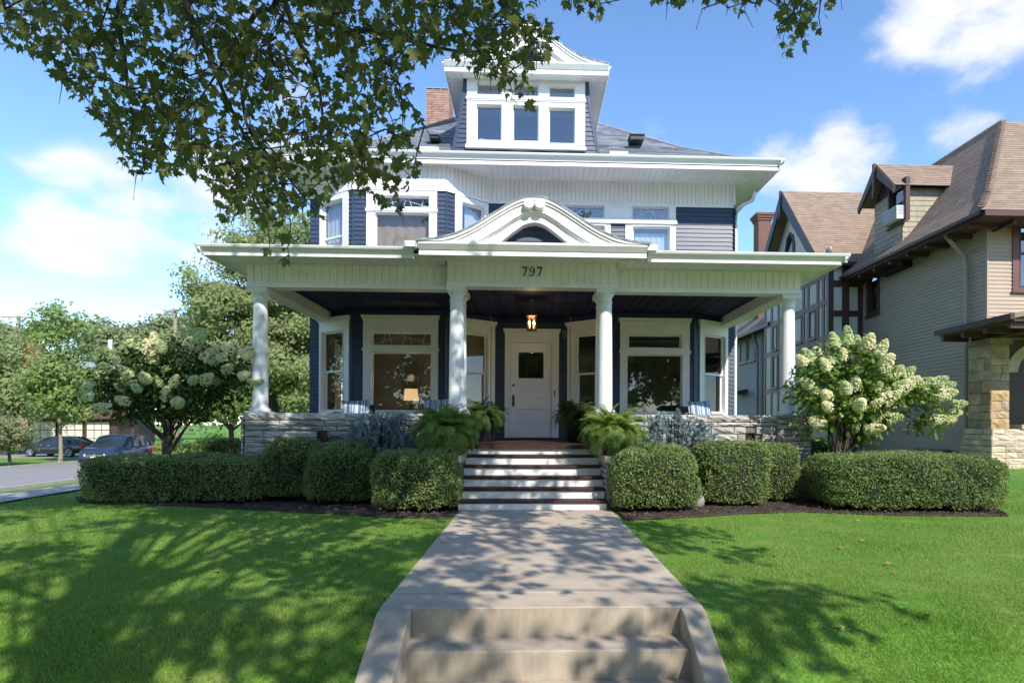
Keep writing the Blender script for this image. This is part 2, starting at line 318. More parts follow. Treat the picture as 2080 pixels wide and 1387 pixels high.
def smooth_path(pts, k=4):
    pts = [Vector(p) for p in pts]; o = []
    for i in range(len(pts)-1):
        a, b, c, d = pts[max(0, i-1)], pts[i], pts[i+1], pts[min(len(pts)-1, i+2)]
        for j in range(k):
            t = j/k; o.append(.5*((2*b)+(c-a)*t+(2*a-5*b+4*c-d)*t*t+(3*b-a-3*c+d)*t**3))
    return o+[pts[-1]]
class Facet:
    def __init__(s, p0, p1):
        s.p0 = Vector((p0[0], p0[1])); d = Vector((p1[0], p1[1]))-s.p0; s.L = d.length; s.d = d/s.L; s.n = Vector((s.d.y, -s.d.x)); s.open = []
        s.rz = math.atan2(s.d.y, s.d.x)
    def pt(s, u, w, z): return (s.p0.x+s.d.x*u+s.n.x*w, s.p0.y+s.d.y*u+s.n.y*w, z)
    def u(s, px, py=760):      # where the sight line through a photo pixel meets this wall
        r = pray(px, py); n3 = Vector((s.n.x, s.n.y, 0)); t = (Vector((s.p0.x, s.p0.y, 0))-CAMLOC).dot(n3)/r.dot(n3); p = CAMLOC+r*t
        return (Vector((p.x, p.y))-s.p0).dot(s.d)
    def z(s, px, py):
        r = pray(px, py); n3 = Vector((s.n.x, s.n.y, 0)); t = (Vector((s.p0.x, s.p0.y, 0))-CAMLOC).dot(n3)/r.dot(n3); return (CAMLOC+r*t).z
    def siding(s, mb, z0, z1, ex, proud=.022, split=None):
        k = 0; z = z0
        while z < z1-.01:
            zt = min(z+ex, z1); cuts = [(max(0, a), min(s.L, b)) for a, b, c, d in s.open if c < (z+zt)/2 < d]
            cuts.sort(); spans = []; x = 0
            for a, b in cuts:
                if a > x+.004: spans.append((x, a))
                x = max(x, b)
            if x < s.L-.004: spans.append((x, s.L))
            for a, b in spans:
                xs = [a, b]
                if split:
                    xs = [a]; q = a+(split*(.3+.7*random.random()))
                    while q < b-.05: xs.append(q); q += split*(.85+.3*random.random())
                    xs.append(b)
                for a2, b2 in zip(xs, xs[1:]):
                    g = .003 if split else 0
                    mb.add([(a2+g, proud, z), (b2-g, proud, z), (b2-g, .004, zt+.006), (a2+g, .004, zt+.006), (a2+g, -.01, z), (b2-g, -.01, z)], [(0, 3, 2, 1), (0, 1, 5, 4)])
            z += ex; k += 1
def lap(mb, bl, br, tl, tr, ex, tab, th=.012, mi=0):    # shingles on a sloping four-cornered plane, each its own piece
    bl, br, tl, tr = (Vector(p) for p in (bl, br, tl, tr))
    nrm = (br-bl).cross(tl-bl)
    if nrm.length < 1e-6: nrm = (br-bl).cross(tr-bl)
    nrm.normalize()
    if nrm.z < 0: nrm = -nrm
    hgt = max((tl-bl).length, .01); hh = abs((tl-bl).dot(((br-bl).normalized()).cross(nrm)))
    n = max(1, int(hh/ex))
    for k in range(n):
        t0, t1 = k/n, min(1, (k+1.12)/n); a, b, c, d = bl.lerp(tl, t0), br.lerp(tr, t0), bl.lerp(tl, t1), br.lerp(tr, t1)
        L = (b-a).length
        if L < .02: continue
        xs = [0]; q = tab*random.uniform(.2, 1)
        while q < L-.03: xs.append(q); q += tab*random.uniform(.8, 1.2)
        xs.append(L)
        for x0, x1 in zip(xs, xs[1:]):
            f0, f1 = x0/L, x1/L; h = nrm*(th*random.uniform(.8, 1.25)); p, q2, r, s = a.lerp(b, f0)+h, a.lerp(b, f1)+h, c.lerp(d, f1)+nrm*.002, c.lerp(d, f0)+nrm*.002
            mb.add([p, q2, r, s, p-h*1.6, q2-h*1.6], [(0, 1, 2, 3), (4, 5, 1, 0)], mi)
def boards(fac, u0_, u1_, z0, z1, step, parent, m, w=.0, th=.016, gap=.014, name='frieze_board'):
    n = max(1, round((u1_-u0_)/step)); wd = (u1_-u0_)/n
    b = MB(); hw = wd/2-gap/2; b.cbox(-hw, hw, -th, 0, z0, z1, .004); me = None
    for i in range(n):
        p = fac.pt(u0_+(i+.5)*wd, w, 0)
        if me is None:
            o = b.build(name, m, None, loc=(0, 0, 0)); me = o.data; o.parent = parent; o.location = Vector(p)-origin(parent); o.rotation_euler = (0, 0, fac.rz)
        else: place(me, name, parent, p, (0, 0, fac.rz))
# ------------------------------------------------------------------ ground
def sm(a, b, x): t = np.clip((x-a)/(b-a), 0, 1); return t*t*(3-2*t)
def gz(X, Y):
    X = np.asarray(X, float); Y = np.asarray(Y, float)
    z = 0.32*sm(6.5, 11.5, X)*sm(6, 12, Y)
    z = z-1.0*sm(9.6, 17.6, -X)
    t_ = np.clip((4.65-Y)/1.35, 0, 1); z = z-.62*t_*t_*(2-t_)*(X > -40)
    z = z-.12*sm(14, 60, Y)*sm(-6, -30, X)
    return z+.015*np.sin(X*1.3+1)*np.sin(Y*1.1)*sm(1.6, 2.6, np.abs(X))
def gridmesh(xs, ys, zf, name, m):
    Xg, Yg = np.meshgrid(xs, ys); Z = zf(Xg, Yg); V = np.stack([Xg, Yg, Z], -1).reshape(-1, 3); nx = len(xs)
    i, j = np.meshgrid(np.arange(nx-1), np.arange(len(ys)-1)); a = (j*nx+i).ravel()
    me = npmesh(name, V, np.stack([a, a+1, a+nx+1, a+nx], 1), m); smooth_me(me, 80)
    o = bpy.data.objects.new(name, me); COL.objects.link(o); return o
def lawnmat():
    m = bpy.data.materials.new('lawn'); m.use_nodes = True; nt = m.node_tree; b = nt.nodes['Principled BSDF']; n = nt.nodes.new; lk = nt.links.new
    g = n('ShaderNodeNewGeometry')
    def no(s, d=6):
        q = n('ShaderNodeTexNoise'); q.inputs['Scale'].default_value = s; q.inputs['Detail'].default_value = d; q.inputs['Roughness'].default_value = .65; lk(g.outputs['Position'], q.inputs['Vector']); return q.outputs['Fac']
    r = n('ShaderNodeValToRGB'); lk(no(.9), r.inputs['Fac']); e = r.color_ramp.elements
    e[0].position = .3; e[0].color = (.105, .255, .032, 1); e[1].position = .74; e[1].color = (.31, .32, .12, 1); q = e.new(.54); q.color = (.16, .315, .045, 1)
    r3 = n('ShaderNodeValToRGB'); lk(no(2.6, 7), r3.inputs['Fac']); r3.color_ramp.elements[0].position = .56; r3.color_ramp.elements[0].color = (0, 0, 0, 1); r3.color_ramp.elements[1].position = .72; r3.color_ramp.elements[1].color = (.65, .65, .65, 1)
    e3 = n('ShaderNodeMix'); e3.data_type = 'RGBA'; lk(r3.outputs[0], e3.inputs['Factor']); lk(r.outputs[0], e3.inputs['A']); e3.inputs['B'].default_value = (.20, .16, .085, 1)
    f = n('ShaderNodeMix'); f.data_type = 'RGBA'; f.blend_type = 'MULTIPLY'; f.inputs['Factor'].default_value = 1; lk(e3.outputs['Result'], f.inputs['A'])
    r2 = n('ShaderNodeValToRGB'); lk(no(38, 8), r2.inputs['Fac']); r2.color_ramp.elements[0].position = .3; r2.color_ramp.elements[0].color = (.45, .45, .42, 1); r2.color_ramp.elements[1].position = .7; r2.color_ramp.elements[1].color = (1.25, 1.25, 1.2, 1)
    lk(r2.outputs[0], f.inputs['B']); lk(f.outputs['Result'], b.inputs['Base Color']); b.inputs['Roughness'].default_value = .85; b.inputs['Specular IOR Level'].default_value = .15
    bp = n('ShaderNodeBump'); bp.inputs['Strength'].default_value = .7; bp.inputs['Distance'].default_value = .03; lk(no(55, 8), bp.inputs['Height']); lk(bp.outputs[0], b.inputs['Normal'])
    return m
LAWN = lawnmat()
def seg(*a): return np.unique(np.round(np.concatenate([np.arange(p, q, s) for p, q, s in a]), 4))
def lawnz(X, Y): return gz(X, Y)-.05*((X > -1.06) & (X < 1.26) & (Y < 9.55))-1.2*((X > -1.06) & (X < 1.26) & (Y < 4.6))
lawn = gridmesh(seg((-900, -60, 60), (-60, -20, 2), (-20, 16, .35), (16, 60, 4), (60, 901, 60), (-1.09, -1.04, .035), (1.24, 1.29, .035)), seg((4.58, 4.63, .04), (-60, -5, 5), (-5, 13, .23), (13, 60, 2.5), (60, 900, 60)), lawnz, 'lawn', LAWN); lawn['kind'] = 'structure'

# grass blades where the camera can see them
gm = 620000
yy = 3.3+8.2*rng.random(gm)**1.7; xx = (rng.random(gm)*2-1)*yy*.98+.02
front = np.where(xx < 0, 9.6-.0*xx, 8.9)
keep = ((xx < -1.085) | (xx > 1.275)) & (xx > -9.2) & (yy < np.where(xx < -7.6, 11.6, np.where(xx < 0, np.interp(xx, [-7.6, -4, -2.4, -1.1], [10.5, 9.68, 9.0, 8.75]), np.interp(xx, [1.3, 2.5, 4.4, 7.2, 7.6, 9], [8.6, 8.88, 9.4, 8.85, 11, 11.3]))))
pat = np.sin(xx*1.9+np.sin(yy*2.3)*1.4)*np.sin(yy*2.6+np.sin(xx*1.5)*1.7)+.55*np.sin(xx*6.1+yy*3.3)*np.sin(yy*7.2-xx*2.1)+.35*np.sin(xx*17+yy*5)*np.sin(yy*15-xx*6)
thin = sm(.55, 1.3, pat)*.75+.5*sm(4.3, 3.6, yy)*sm(-.5, .6, pat); keep2 = rng.random(len(xx)) > thin
keep[keep] = True; xx, yy = xx[keep], yy[keep]; keep2 = keep2[keep]; pat = pat[keep]; xx, yy, pat = xx[keep2], yy[keep2], pat[keep2]; ng = len(xx); zz = gz(xx, yy)-.006
a = rng.random(ng)*2*np.pi; hgt = (.014+.026*rng.random(ng)**1.5)*(1.0-.28*np.clip(pat, -1, 1.2)); wd = (.0016+.00035*yy)*(0.8+.6*rng.random(ng)); la = rng.random(ng)*2*np.pi; lm = hgt*(.2+.8*rng.random(ng))
B0 = np.stack([xx-np.cos(a)*wd, yy-np.sin(a)*wd, zz], 1); B1 = np.stack([xx+np.cos(a)*wd, yy+np.sin(a)*wd, zz], 1); T = np.stack([xx+np.cos(la)*lm, yy+np.sin(la)*lm, zz+hgt], 1)
gme = npmesh('grass', np.stack([B0, B1, T], 1).reshape(-1, 3), np.arange(3*ng).reshape(-1, 3), grassm)
go = bpy.data.objects.new('grass', gme); COL.objects.link(go); tag(go, 'short mown green grass blades over the front lawn', 'grass', kind='stuff')

def ribbon(name, pts, z, m, kind='structure', zf=None):     # flat sheet from polygon, draped
    b = MB(); b.add([(x, y, (zf(x, y) if zf else 0)+z) for x, y in pts], [tuple(range(len(pts)))]); o = b.build(name, m); o['kind'] = kind; return o
def gzs(x, y): return float(gz(x, y))
# mulch beds
def strip(name, xs, yf, yb, m, z=.02, ny=14):
    xs = np.array(xs); Xg = np.repeat(xs[None], ny, 0); t = np.linspace(0, 1, ny)[:, None]; Yg = yf(xs)[None]*(1-t)+yb(xs)[None]*t
    Z = gz(Xg, Yg)+z+.025*rng.random(Xg.shape)*(t > 0); nx = len(xs); V = np.stack([Xg, Yg, Z], -1).reshape(-1, 3)
    i, j = np.meshgrid(np.arange(nx-1), np.arange(ny-1)); q = (j*nx+i).ravel(); me = npmesh(name, V, np.stack([q, q+1, q+nx+1, q+nx], 1), m)
    o = bpy.data.objects.new(name, me); COL.objects.link(o); o['kind'] = 'structure'; return o
lf = lambda x: np.interp(x, [-8.2, -7.7, -7, -5, -4, -2.4, -1.14], [11.3, 10.65, 10.3, 10.05, 9.68, 9.0, 8.75])
rf = lambda x: np.interp(x, [1.3, 2.5, 3.2, 4.4, 6, 7.2, 7.7], [8.6, 8.88, 9.15, 9.4, 8.98, 8.85, 9.9])
strip('mulch_bed', np.linspace(-8.2, -1.14, 90), lf, lambda x: x*0+np.where(x < -5.2, 12.6, 11.4), dirt)
strip('mulch_bed', np.linspace(1.36, 7.7, 90), rf, lambda x: x*0+np.where(x > 5.2, 12.6, 11.4), dirt)
for f, a, b_ in ((lf, -8.2, -1.16), (rf, 1.4, 7.7)):
    e = MB(); xs = np.linspace(a, b_, 50); e.tube([(x, float(f(x)), gzs(x, float(f(x)))+.018) for x in xs], .022, 6)
    o = e.build('bed_edging', dirt); o['kind'] = 'structure'
# fallen mulch chips
n = 5000; xs = np.where(rng.random(n) < .5, -8+6.9*rng.random(n), 1.4+6.2*rng.random(n)); ys = np.where(xs < 0, lf(xs), rf(xs))+rng.random(n)**1.5*1.6
P = np.stack([xs, ys, gz(xs, ys)+.045], 1); V, Fc = scatter(DIAMOND[0]*np.array([.6, 1, 1]), DIAMOND[1], P, np.array([0, 0, 1])+rng.normal(size=(n, 3))*.5, .03+.04*rng.random(n))
chipm = mat('bark_chip', (.10, .065, .048), .9, .5, 3, isl=.5); o = bpy.data.objects.new('mulch_chips', npmesh('mulch_chips', V, Fc, chipm)); COL.objects.link(o); tag(o, 'loose brown mulch chips under the clipped hedges', 'mulch', kind='stuff')

n = 170; xs = (rng.random(n)*2-1)*7; ys = 3.9+5.2*rng.random(n); k_ = np.abs(xs) < 1.3; P = np.stack([xs, ys, np.where(k_, .027, gz(xs, ys)+.03)], 1); P = P[(~k_) | ((ys > 4.6) & (rng.random(n) < .5))]; V, Fc = scatter(MAPLE[0], MAPLE[1], P, np.array([0, 0, 1])+rng.normal(size=P.shape)*.22, .03+.035*rng.random(len(P)))
o = bpy.data.objects.new('fallen_leaves', npmesh('fallen_leaves', V, Fc, mat('dry_leaf', (.26, .17, .06), .8, .4, 3, isl=.5))); COL.objects.link(o); tag(o, 'few small dry leaves fallen on the lawn and path', 'leaves', kind='stuff')
# concrete path and entry steps
pathr = bpy.data.objects.new('front_path', None); COL.objects.link(pathr); pathr['kind'] = 'structure'; pathr.location = (0, 7, 0)
XL, XR = -1.10, 1.29
for y0, y1 in ((4.47, 4.842), (4.872, 9.6)):
    b = MB(); b.box(XL, XR, y0, y1, -.1, .022); o = b.build('slab', conc, pathr)
    bm_ = o.modifiers.new('b', 'BEVEL'); bm_.width = .006; bm_.segments = 2
b = MB(); b.box(XL+.01, XR-.01, 4.835, 4.88, -.08, .004); b.build('joint_filler', dirt, pathr)
est = thing('entry_steps', 'weathered beige concrete steps with sloping cheek walls at the foot of the path', 'steps', (.1, 4.2, -.4))
for k in range(4):
    yf, yb, z = 4.47-.315*k, 4.47-.315*(k-1), .02-.2*k
    if k == 0: continue
    b = MB(); b.box(-.86-.012*k, 1.115+.012*k, yf, yb, z-.6, z); o = b.build('step', conc2, est); q = o.modifiers.new('b', 'BEVEL'); q.width = .012; q.segments = 3
b = MB(); b.box(-.86, 1.115, 4.455, 4.47+.0, -.55, .016); o = b.build('riser', conc2, est)
for xa, xb in ((XL, -.862), (1.117, XR)):
    b = MB(); b.prism([(4.47, .022), (4.47, -1.0), (2.6, -1.0), (2.6, -.86), (4.38, .012)], 'x', xa, xb); o = b.build('cheek_wall', conc2, est); q = o.modifiers.new('b', 'BEVEL'); q.width = .012; q.segments = 3
b = MB(); b.box(-60, 60, 1.1, 2.7, -.8, -.61); o = b.build('sidewalk', conc); o['kind'] = 'structure'
b = MB(); b.box(-17, 60, -14, -4.6, -.95, -.78); o = b.build('front_street', asph); o['kind'] = 'structure'
# side street on the left with its own walk and kerbs
def drape(name, xs, ys, z, m, flat=None):
    o = gridmesh(np.array(xs, float), np.array(ys, float), (lambda X, Y: gz(X, Y)+z) if flat is None else (lambda X, Y: X*0+flat-.12*sm(14, 60, Y)*sm(6, 30, -X)), name, m); o['kind'] = 'structure'; return o
drape('side_walk', np.linspace(-9.95, -8.95, 4), np.arange(5, 60, .6), .03, kerbm)
ys = np.arange(-20, 200, 2.0)
drape('side_street', np.linspace(-26.8, -18.1, 14), ys, .03, asph)
for xa, xb in ((-18.1, -17.9), (-27.05, -26.8)):
    o = gridmesh(np.array([xa, xa+.01, xb-.01, xb]), ys, lambda X, Y: gz(X, Y)+np.where((np.abs(X-xa) < .005) | (np.abs(X-xb) < .005), -.05, .15), 'kerb', kerbm); o['kind'] = 'structure'

# ------------------------------------------------------------------ the house
H = thing('house', 'navy blue and white two storey house with columned front porch and dormer', 'house', (0, 13, 0))
FP1 = [(-5.53, 15.42), (-5.3, 15.42), (-4.3, 14.75), (-2.07, 14.75), (-.89, 15.6), (.91, 15.6), (1.94, 14.75), (4.01, 14.75), (5.02, 15.42), (5.235, 15.42)]
FP2 = [(-5.53, 15.42), (-5.3, 15.42), (-4.3, 14.75), (-2.07, 14.75), (-1.1, 15.5), (5.235, 15.5)]
F1 = [Facet(a, b) for a, b in zip(FP1, FP1[1:])]; F2 = [Facet(a, b) for a, b in zip(FP2, FP2[1:])]
SL = Facet((-5.53, 25), (-5.53, 15.42)); SR = Facet((5.235, 15.42), (5.235, 25))
BACK = Facet((5.235, 25), (-5.53, 25))

def pane_sash(fac, h, parent, glass, kind='fixed', lead=False, w0=-.075, sm_=None):
    u0_, u1_, z0, z1 = h; t = .035
    b = MB(fac)
    if kind == 'dh':
        zm = z0+(z1-z0)*.5; b.ring(u0_-.01, u1_+.01, zm-.02, z1+.01, t+.01, w0, w0+.035); b.ring(u0_-.01, u1_+.01, z0-.01, zm+.02, t+.012, w0-.04, w0-.003)
    else: b.ring(u0_-.01, u1_+.01, z0-.01, z1+.01, t, w0, w0+.035)
    if lead:
        for i in range(1, 6):
            u = u0_+(u1_-u0_)*i/6; v = u+(.08 if i % 2 else -.08); b.tube([(u, w0+.012, z0), ((u+v)/2, w0+.012, (z0+z1)/2), (v, w0+.012, z1)], .005, 4)
        b.tube([(u0_, w0+.012, z0+.03), ((u0_+u1_)/2, w0+.012, z1-.06), (u1_, w0+.012, z0+.03)], .005, 4)
    b.build('sash', sm_ or white, parent)
    b = MB(fac); w = w0+.012
    if kind == 'dh':
        b.add([(u0_, w, zm), (u1_, w, zm), (u1_, w, z1), (u0_, w, z1)], [(0, 3, 2, 1)]); b.add([(u0_, w-.036, z0), (u1_, w-.036, z0), (u1_, w-.036, zm), (u0_, w-.036, zm)], [(0, 3, 2, 1)])
    else: b.add([(u0_, w, z0), (u1_, w, z0), (u1_, w, z1), (u0_, w, z1)], [(0, 3, 2, 1)])
    b.build('pane', glass, parent)
def window(fac, u0_, u1_, z0, z1, holes, parent, glass, crown=True, shelf=None, kinds=None, leads=(), trim=None, reg=True, name='window', thick=.045):
    b = MB(fac); b.holes(u0_, u1_, z0, z1, holes, -.085, thick)
    if crown:
        b.box(u0_-.012, u1_+.012, .0, thick+.02, z1-.085, z1-.055); b.box(u0_-.03, u1_+.03, .0, thick+.045, z1-.05, z1+.0); b.box(u0_-.045, u1_+.045, .0, thick+.06, z1+.0, z1+.025)
    if shelf: b.box(u0_-.02, u1_+.02, 0, thick+.035, shelf-.02, shelf+.035); b.box(u0_-.01, u1_+.01, 0, thick+.02, shelf-.05, shelf-.02)
    for h in holes:     # thin bead round every opening
        b.ring(h[0]-.025, h[1]+.025, h[2]-.025, h[3]+.025, .017, thick, thick+.012)
    wo = b.build(name, trim or white, parent)
    b = MB(fac); b.box(u0_-.03, u1_+.03, .0, thick+.05, z0-.05, z0); b.build('sill', trim or white, wo)
    for i, h in enumerate(holes): pane_sash(fac, h, wo, glass, (kinds or ['fixed']*9)[i], i in leads, sm_=trim)
    if reg: fac.open.append((u0_, u1_, z0-.05, z1+.02))
    return wo
ZB, ZT, ZH = 1.58, 3.95, 1.68
# ground floor windows
f = F1[1]; window(f, .04, f.u(711), ZB, ZT, [(.13, f.u(699), ZH, 3.63)], H, glassl, kinds=['dh'])
f = F1[2]; U = f.u; wl = window(f, U(738), U(890), ZB, ZT, [(U(755), U(876), 3.25, 3.57), (U(755), U(876), ZH, 3.09)], H, glassl, shelf=3.155, leads=(0,))
f = F1[3]; U = f.u; window(f, .16, U(1003.5), ZB, ZT, [(.31, U(988.5), ZH, 3.63)], H, glassl, kinds=['dh'])
f = F1[5]; U = f.u; window(f, U(1154), f.L-.1, ZB, ZT, [(U(1170), f.L-.26, ZH, 3.63)], H, glassl, kinds=['dh'])
f = F1[6]; U = f.u; window(f, U(1259), U(1400), ZB, ZT, [(U(1276), U(1383), 3.25, 3.57), (U(1273), U(1385), ZH, 3.09)], H, glassl, shelf=3.155, leads=())
f = F1[7]; U = f.u; window(f, U(1419), U(1480), ZB, ZT, [(U(1429), U(1470), ZH, 3.63)], H, glassl, kinds=['dh'])
# side window of the left room (seen from inside through the big front pane)
SL.open.append((25-18.6, 25-17.4, 1.6, 3.6)); window(SL, 25-18.6, 25-17.4, 1.6, 3.6, [(25-18.48, 25-17.52, 1.72, 3.45)], H, glassl, kinds=['dh'], reg=False)
# door
f = F1[4]; U = f.u
d0, d1, p0, p1 = U(1025.5), U(1135), U(1037.5), U(1121)
b = MB(f); b.holes(d0, d1, .985, 3.79, [(p0, p1, .9, 3.47)], -.10, .05); b.box(d0-.012, d1+.012, 0, .072, 3.70, 3.73); b.box(d0-.03, d1+.03, 0, .095, 3.735, 3.79); b.box(d0-.045, d1+.045, 0, .11, 3.79, 3.815)
b.ring(p0-.045, p1+.045, .9, 3.515, .02, .05, .065)
dc = b.build('door_frame', white, H)
b = MB(f); b.box(d0-.02, d1+.02, -.1, .14, .99, 1.03); b.build('threshold', tread, dc)
zz_ = lambda y: f.z(1079, y)
gu0, gu1, gz0, gz1 = U(1053), U(1104), zz_(768), zz_(715)
b = MB(f); pan = []
for i in range(3): a = U(1056+i*18.5); pan.append((a, a+.135, zz_(794), zz_(781)))
for ya, yb in ((819, 807), (841, 829), (867, 853)): pan.append((gu0, gu1, zz_(ya), zz_(yb)))
b.holes(p0+.006, p1-.006, 1.032, 3.465, [(gu0, gu1, gz0, gz1)]+pan, -.11, -.04)
for q in pan[3:]: b.box(q[0]+.022, q[1]-.022, -.095, -.062, q[2]+.022, q[3]-.022); b.box(q[0], q[1], -.105, -.085, q[2], q[3])
for q in pan[:3]: b.box(q[0], q[1], -.105, -.08, q[2], q[3]); b.box(q[0]+.02, q[1]-.02, -.08, -.03, q[2]+.02, q[3]-.02)
b.ring(gu0-.03, gu1+.03, gz0-.03, gz1+.03, .03, -.04, -.025); b.box(gu0-.05, gu1+.05, -.04, -.012, gz0-.06, gz0-.03)
door = b.build('door', doorw, H)
b = MB(f); b.add([(gu0, -.055, gz0), (gu1, -.055, gz0), (gu1, -.055, gz1), (gu0, -.055, gz1)], [(0, 3, 2, 1)]); b.build('door_pane', glassl, door)
b = MB(f); hu = U(1043); b.box(hu-.028, hu+.028, -.04, -.03, zz_(825), zz_(802)); b.tube([(hu, -.03, zz_(806)), (hu, .03, zz_(808)), (hu, .035, zz_(815)), (hu, .03, zz_(820)), (hu, -.03, zz_(822))], .014, 8); b.build('handle', brass, door)
b = MB(f); b.lathe([(.03, -.04), (.03, -.02)], (hu, 0, zz_(782)), 12, ax='y'); b.build('deadbolt', brass, door)
b = MB(f); hu = U(1126.5); b.box(hu-.014, hu+.014, .05, .06, zz_(805), zz_(792)); b.lathe([(.009, .06), (.009, .07)], (hu, 0, zz_(799)), 10, ax='y'); b.build('door_bell', brass, H)
f.open.append((d0, d1, .9, 3.82))
b = MB(f); hu = U(1146.5); b.cbox(hu-.06, hu+.06, -.11, -.02, f.z(1146, 688), f.z(1146, 672), .015);
b2 = MB(f); b2.box(hu-.06, hu+.06, .02, .10, f.z(1146, 688), f.z(1146, 672)); b2.ring(hu-.05, hu+.05, f.z(1146, 687), f.z(1146, 673), .012, .10, .107); b2.build('porch_speaker', mat('grey_plastic', (.12, .12, .13), .6), H)
# upper floor windows
f = F2[1]; U = f.u
window(f, .03, f.u(709, 450), 5.0, 6.97, [(.11, f.u(699, 450), 5.1, 6.83)], H, glassu, crown=False, kinds=['dh'])
f = F2[2]; U = lambda x: f.u(x, 440)
window(f, U(745), U(888), 4.95, 6.97, [(U(763), U(872), 6.59, 6.85), (U(763), U(872), 5.05, 6.44)], H, glassl, crown=False, shelf=6.50, leads=(0,))
f = F2[3]; window(f, f.u(923, 440), f.L-.02, 4.95, 6.97, [(f.u(937, 440), f.L-.14, 5.05, 6.83)], H, glassu, crown=False, kinds=['dh'])
f = F2[4]; U = lambda x: f.u(x, 440); zq = lambda y: f.z(1290, y)
h3 = [(U(1146), U(1227), zq(445), zq(421)), (U(1284), U(1358), zq(446), zq(421))]
wo = window(f, U(1132), U(1372), zq(452), zq(415), h3, H, glassu, crown=False, shelf=zq(450), leads=(0, 1))
b = MB(f); b.ring(U(1241), U(1268), zq(445), zq(421), .02, .045, .057); b.build('blank_panel', white, wo)
window(f, U(1132), U(1240), 4.95, zq(453), [(U(1146), U(1228), 5.05, zq(461))], H, glassu, crown=False, kinds=['dh'])
window(f, U(1270), U(1372), 4.95, zq(453), [(U(1285), U(1360), 5.05, zq(461))], H, glassu, crown=False, kinds=['dh'])

# clapboards, one part per floor (boards are under ten pixels: joined)
b = MB()
for f in F1: b.fac = f; f.siding(b, 1.0, 4.12, .108)
b.build('clapboards', navy, H, kind='stuff')
b = MB()
for f in F2: b.fac = f; f.siding(b, 4.6, 7.05, .108)
for f in (SL, SR, BACK): b.fac = f; f.siding(b, .4, 7.1, .108)
b.build('clapboards', navy, H, kind='stuff')
b = MB()
for fs, z0, z1 in ((F1, 1.0, 4.12), (F2, 4.6, 7.05)):     # narrow corner boards
    for i, f in enumerate(fs):
        b.fac = f
        if i in (0, len(fs)-1): continue
        b = MB(f); b.box(-.012, .03, .0, .03, z0, z1); b.build('corner_board', navy, H)
b = MB()
for f in F1: b.fac = f; b.box(0, f.L, .0, .05, 3.985, 4.1)
b.build('porch_frieze_band', navyd, H)
# upper frieze of white vertical boards
for i, f in enumerate(F2):
    b = MB(f); b.box(0, f.L, -.02, .008, 7.05, 7.72); b.box(-.01, f.L+.01, .0, .05, 6.985, 7.06); fr = b.build('frieze', offw, H)
    if f.L > .4: boards(f, 0, f.L, 7.062, 7.71, .112, fr, offw, .008, .018)
b = MB()
for f in (SL, SR, BACK): b.fac = f; b.box(0, f.L, -.02, .02, 7.05, 7.72)
b.build('side_frieze', offw, H)
# rooms behind the panes
def room(x0, x1, y0, y1, z0, z1, name='room'):
    b = MB(); t = .1
    b.box(x0, x1, y1, y1+t, z0, z1); b.box(x0-t, x0, y0, y1, z0, z1) if x0 > -5.3 else None; b.box(x1, x1+t, y0, y1, z0, z1) if x1 < 5.1 else None
    b.box(x0-t, x1+t, y0, y1, z1, z1+t)
    b.box(x0-t, x1+t, y0, y1, z0-t, z0, 1); return b.build(name, [wallint, floorint], H)
room(-5.42, -1.1, 15.45, 19.6, 1.0, 4.14); room(-.86, .86, 15.75, 19, 1.0, 4.14); room(1.1, 5.12, 15.45, 19.6, 1.0, 4.14)
room(-5.42, -1.0, 15.55, 19, 4.4, 7.4); room(-.9, 5.12, 15.6, 18.6, 4.4, 7.4)
b = MB()   # floor and ceiling inside the bays
for x0, x1, pts in ((0, 0, FP1[1:5]), (0, 0, FP1[5:9])):
    for z in (.97, 4.15): b.add([(x, y+.06, z) for x, y in pts]+[(pts[-1][0], 15.75, z), (pts[0][0], 15.75, z)], [tuple(range(len(pts)+2))])
for z in (4.5, 7.4): b.add([(x, y+.06, z) for x, y in FP2[1:5]]+[(-1.0, 15.75, z), (-5.3, 15.75, z)], [tuple(range(6))])
b.build('bay_floor', wallint, H)
b = MB()
def blind(f, u0_, u1_, z0, z1, w=-.16, n=14):
    b.fac = f
    for i in range(n):
        a, c = u0_+(u1_-u0_)*i/n, u0_+(u1_-u0_)*(i+1)/n; wa, wc = w-.025*(i % 2), w-.025*((i+1) % 2); b.add([(a, wa, z0), (c, wc, z0), (c, wc, z1), (a, wa, z1)], [(0, 3, 2, 1)])
blind(F2[1], .1, F2[1].L*.95, 5.0, 6.9); blind(F2[3], .62, 1.25, 5.0, 6.9); blind(F2[4], F2[4].u(1284, 440), F2[4].u(1362, 440), 5.0, 6.35)
b.build('curtain', curtain, H)
b = MB(); blind(F2[2], F2[2].u(760, 440), F2[2].u(875, 440), 5.0, 6.5, -.2, 10); b.build('roller_blind', brownbl, H)
b = MB(); blind(F1[3], .3, 1.1, 1.6, 3.6, -.2, 10); b.build('roller_blind', brownbl, H)

# ------------------------------------------------------------------ porch
b = MB()
for i in range(88): b.box(-5.15+i*.117, -5.15+i*.117+.113, 11.4, 15.7, .93, 1.0)
b.box(-1.2, 1.24, 10.97, 11.4, .93, 1.0); b.build('porch_floor', tread, H)
b = MB()
for i in range(112): b.cbox(0, 0, 0, 0, 0, 0, 0) if 0 else b.add([(-5.0+i*.0893, 11.45, 4.11), (-5.0+i*.0893+.082, 11.45, 4.11), (-5.0+i*.0893+.082, 15.7, 4.11), (-5.0+i*.0893, 15.7, 4.11)], [(0, 1, 2, 3)])
b.box(-5.05, 5.05, 11.5, 15.7, 4.118, 4.15); b.build('porch_ceiling', navyd, H, kind='stuff')
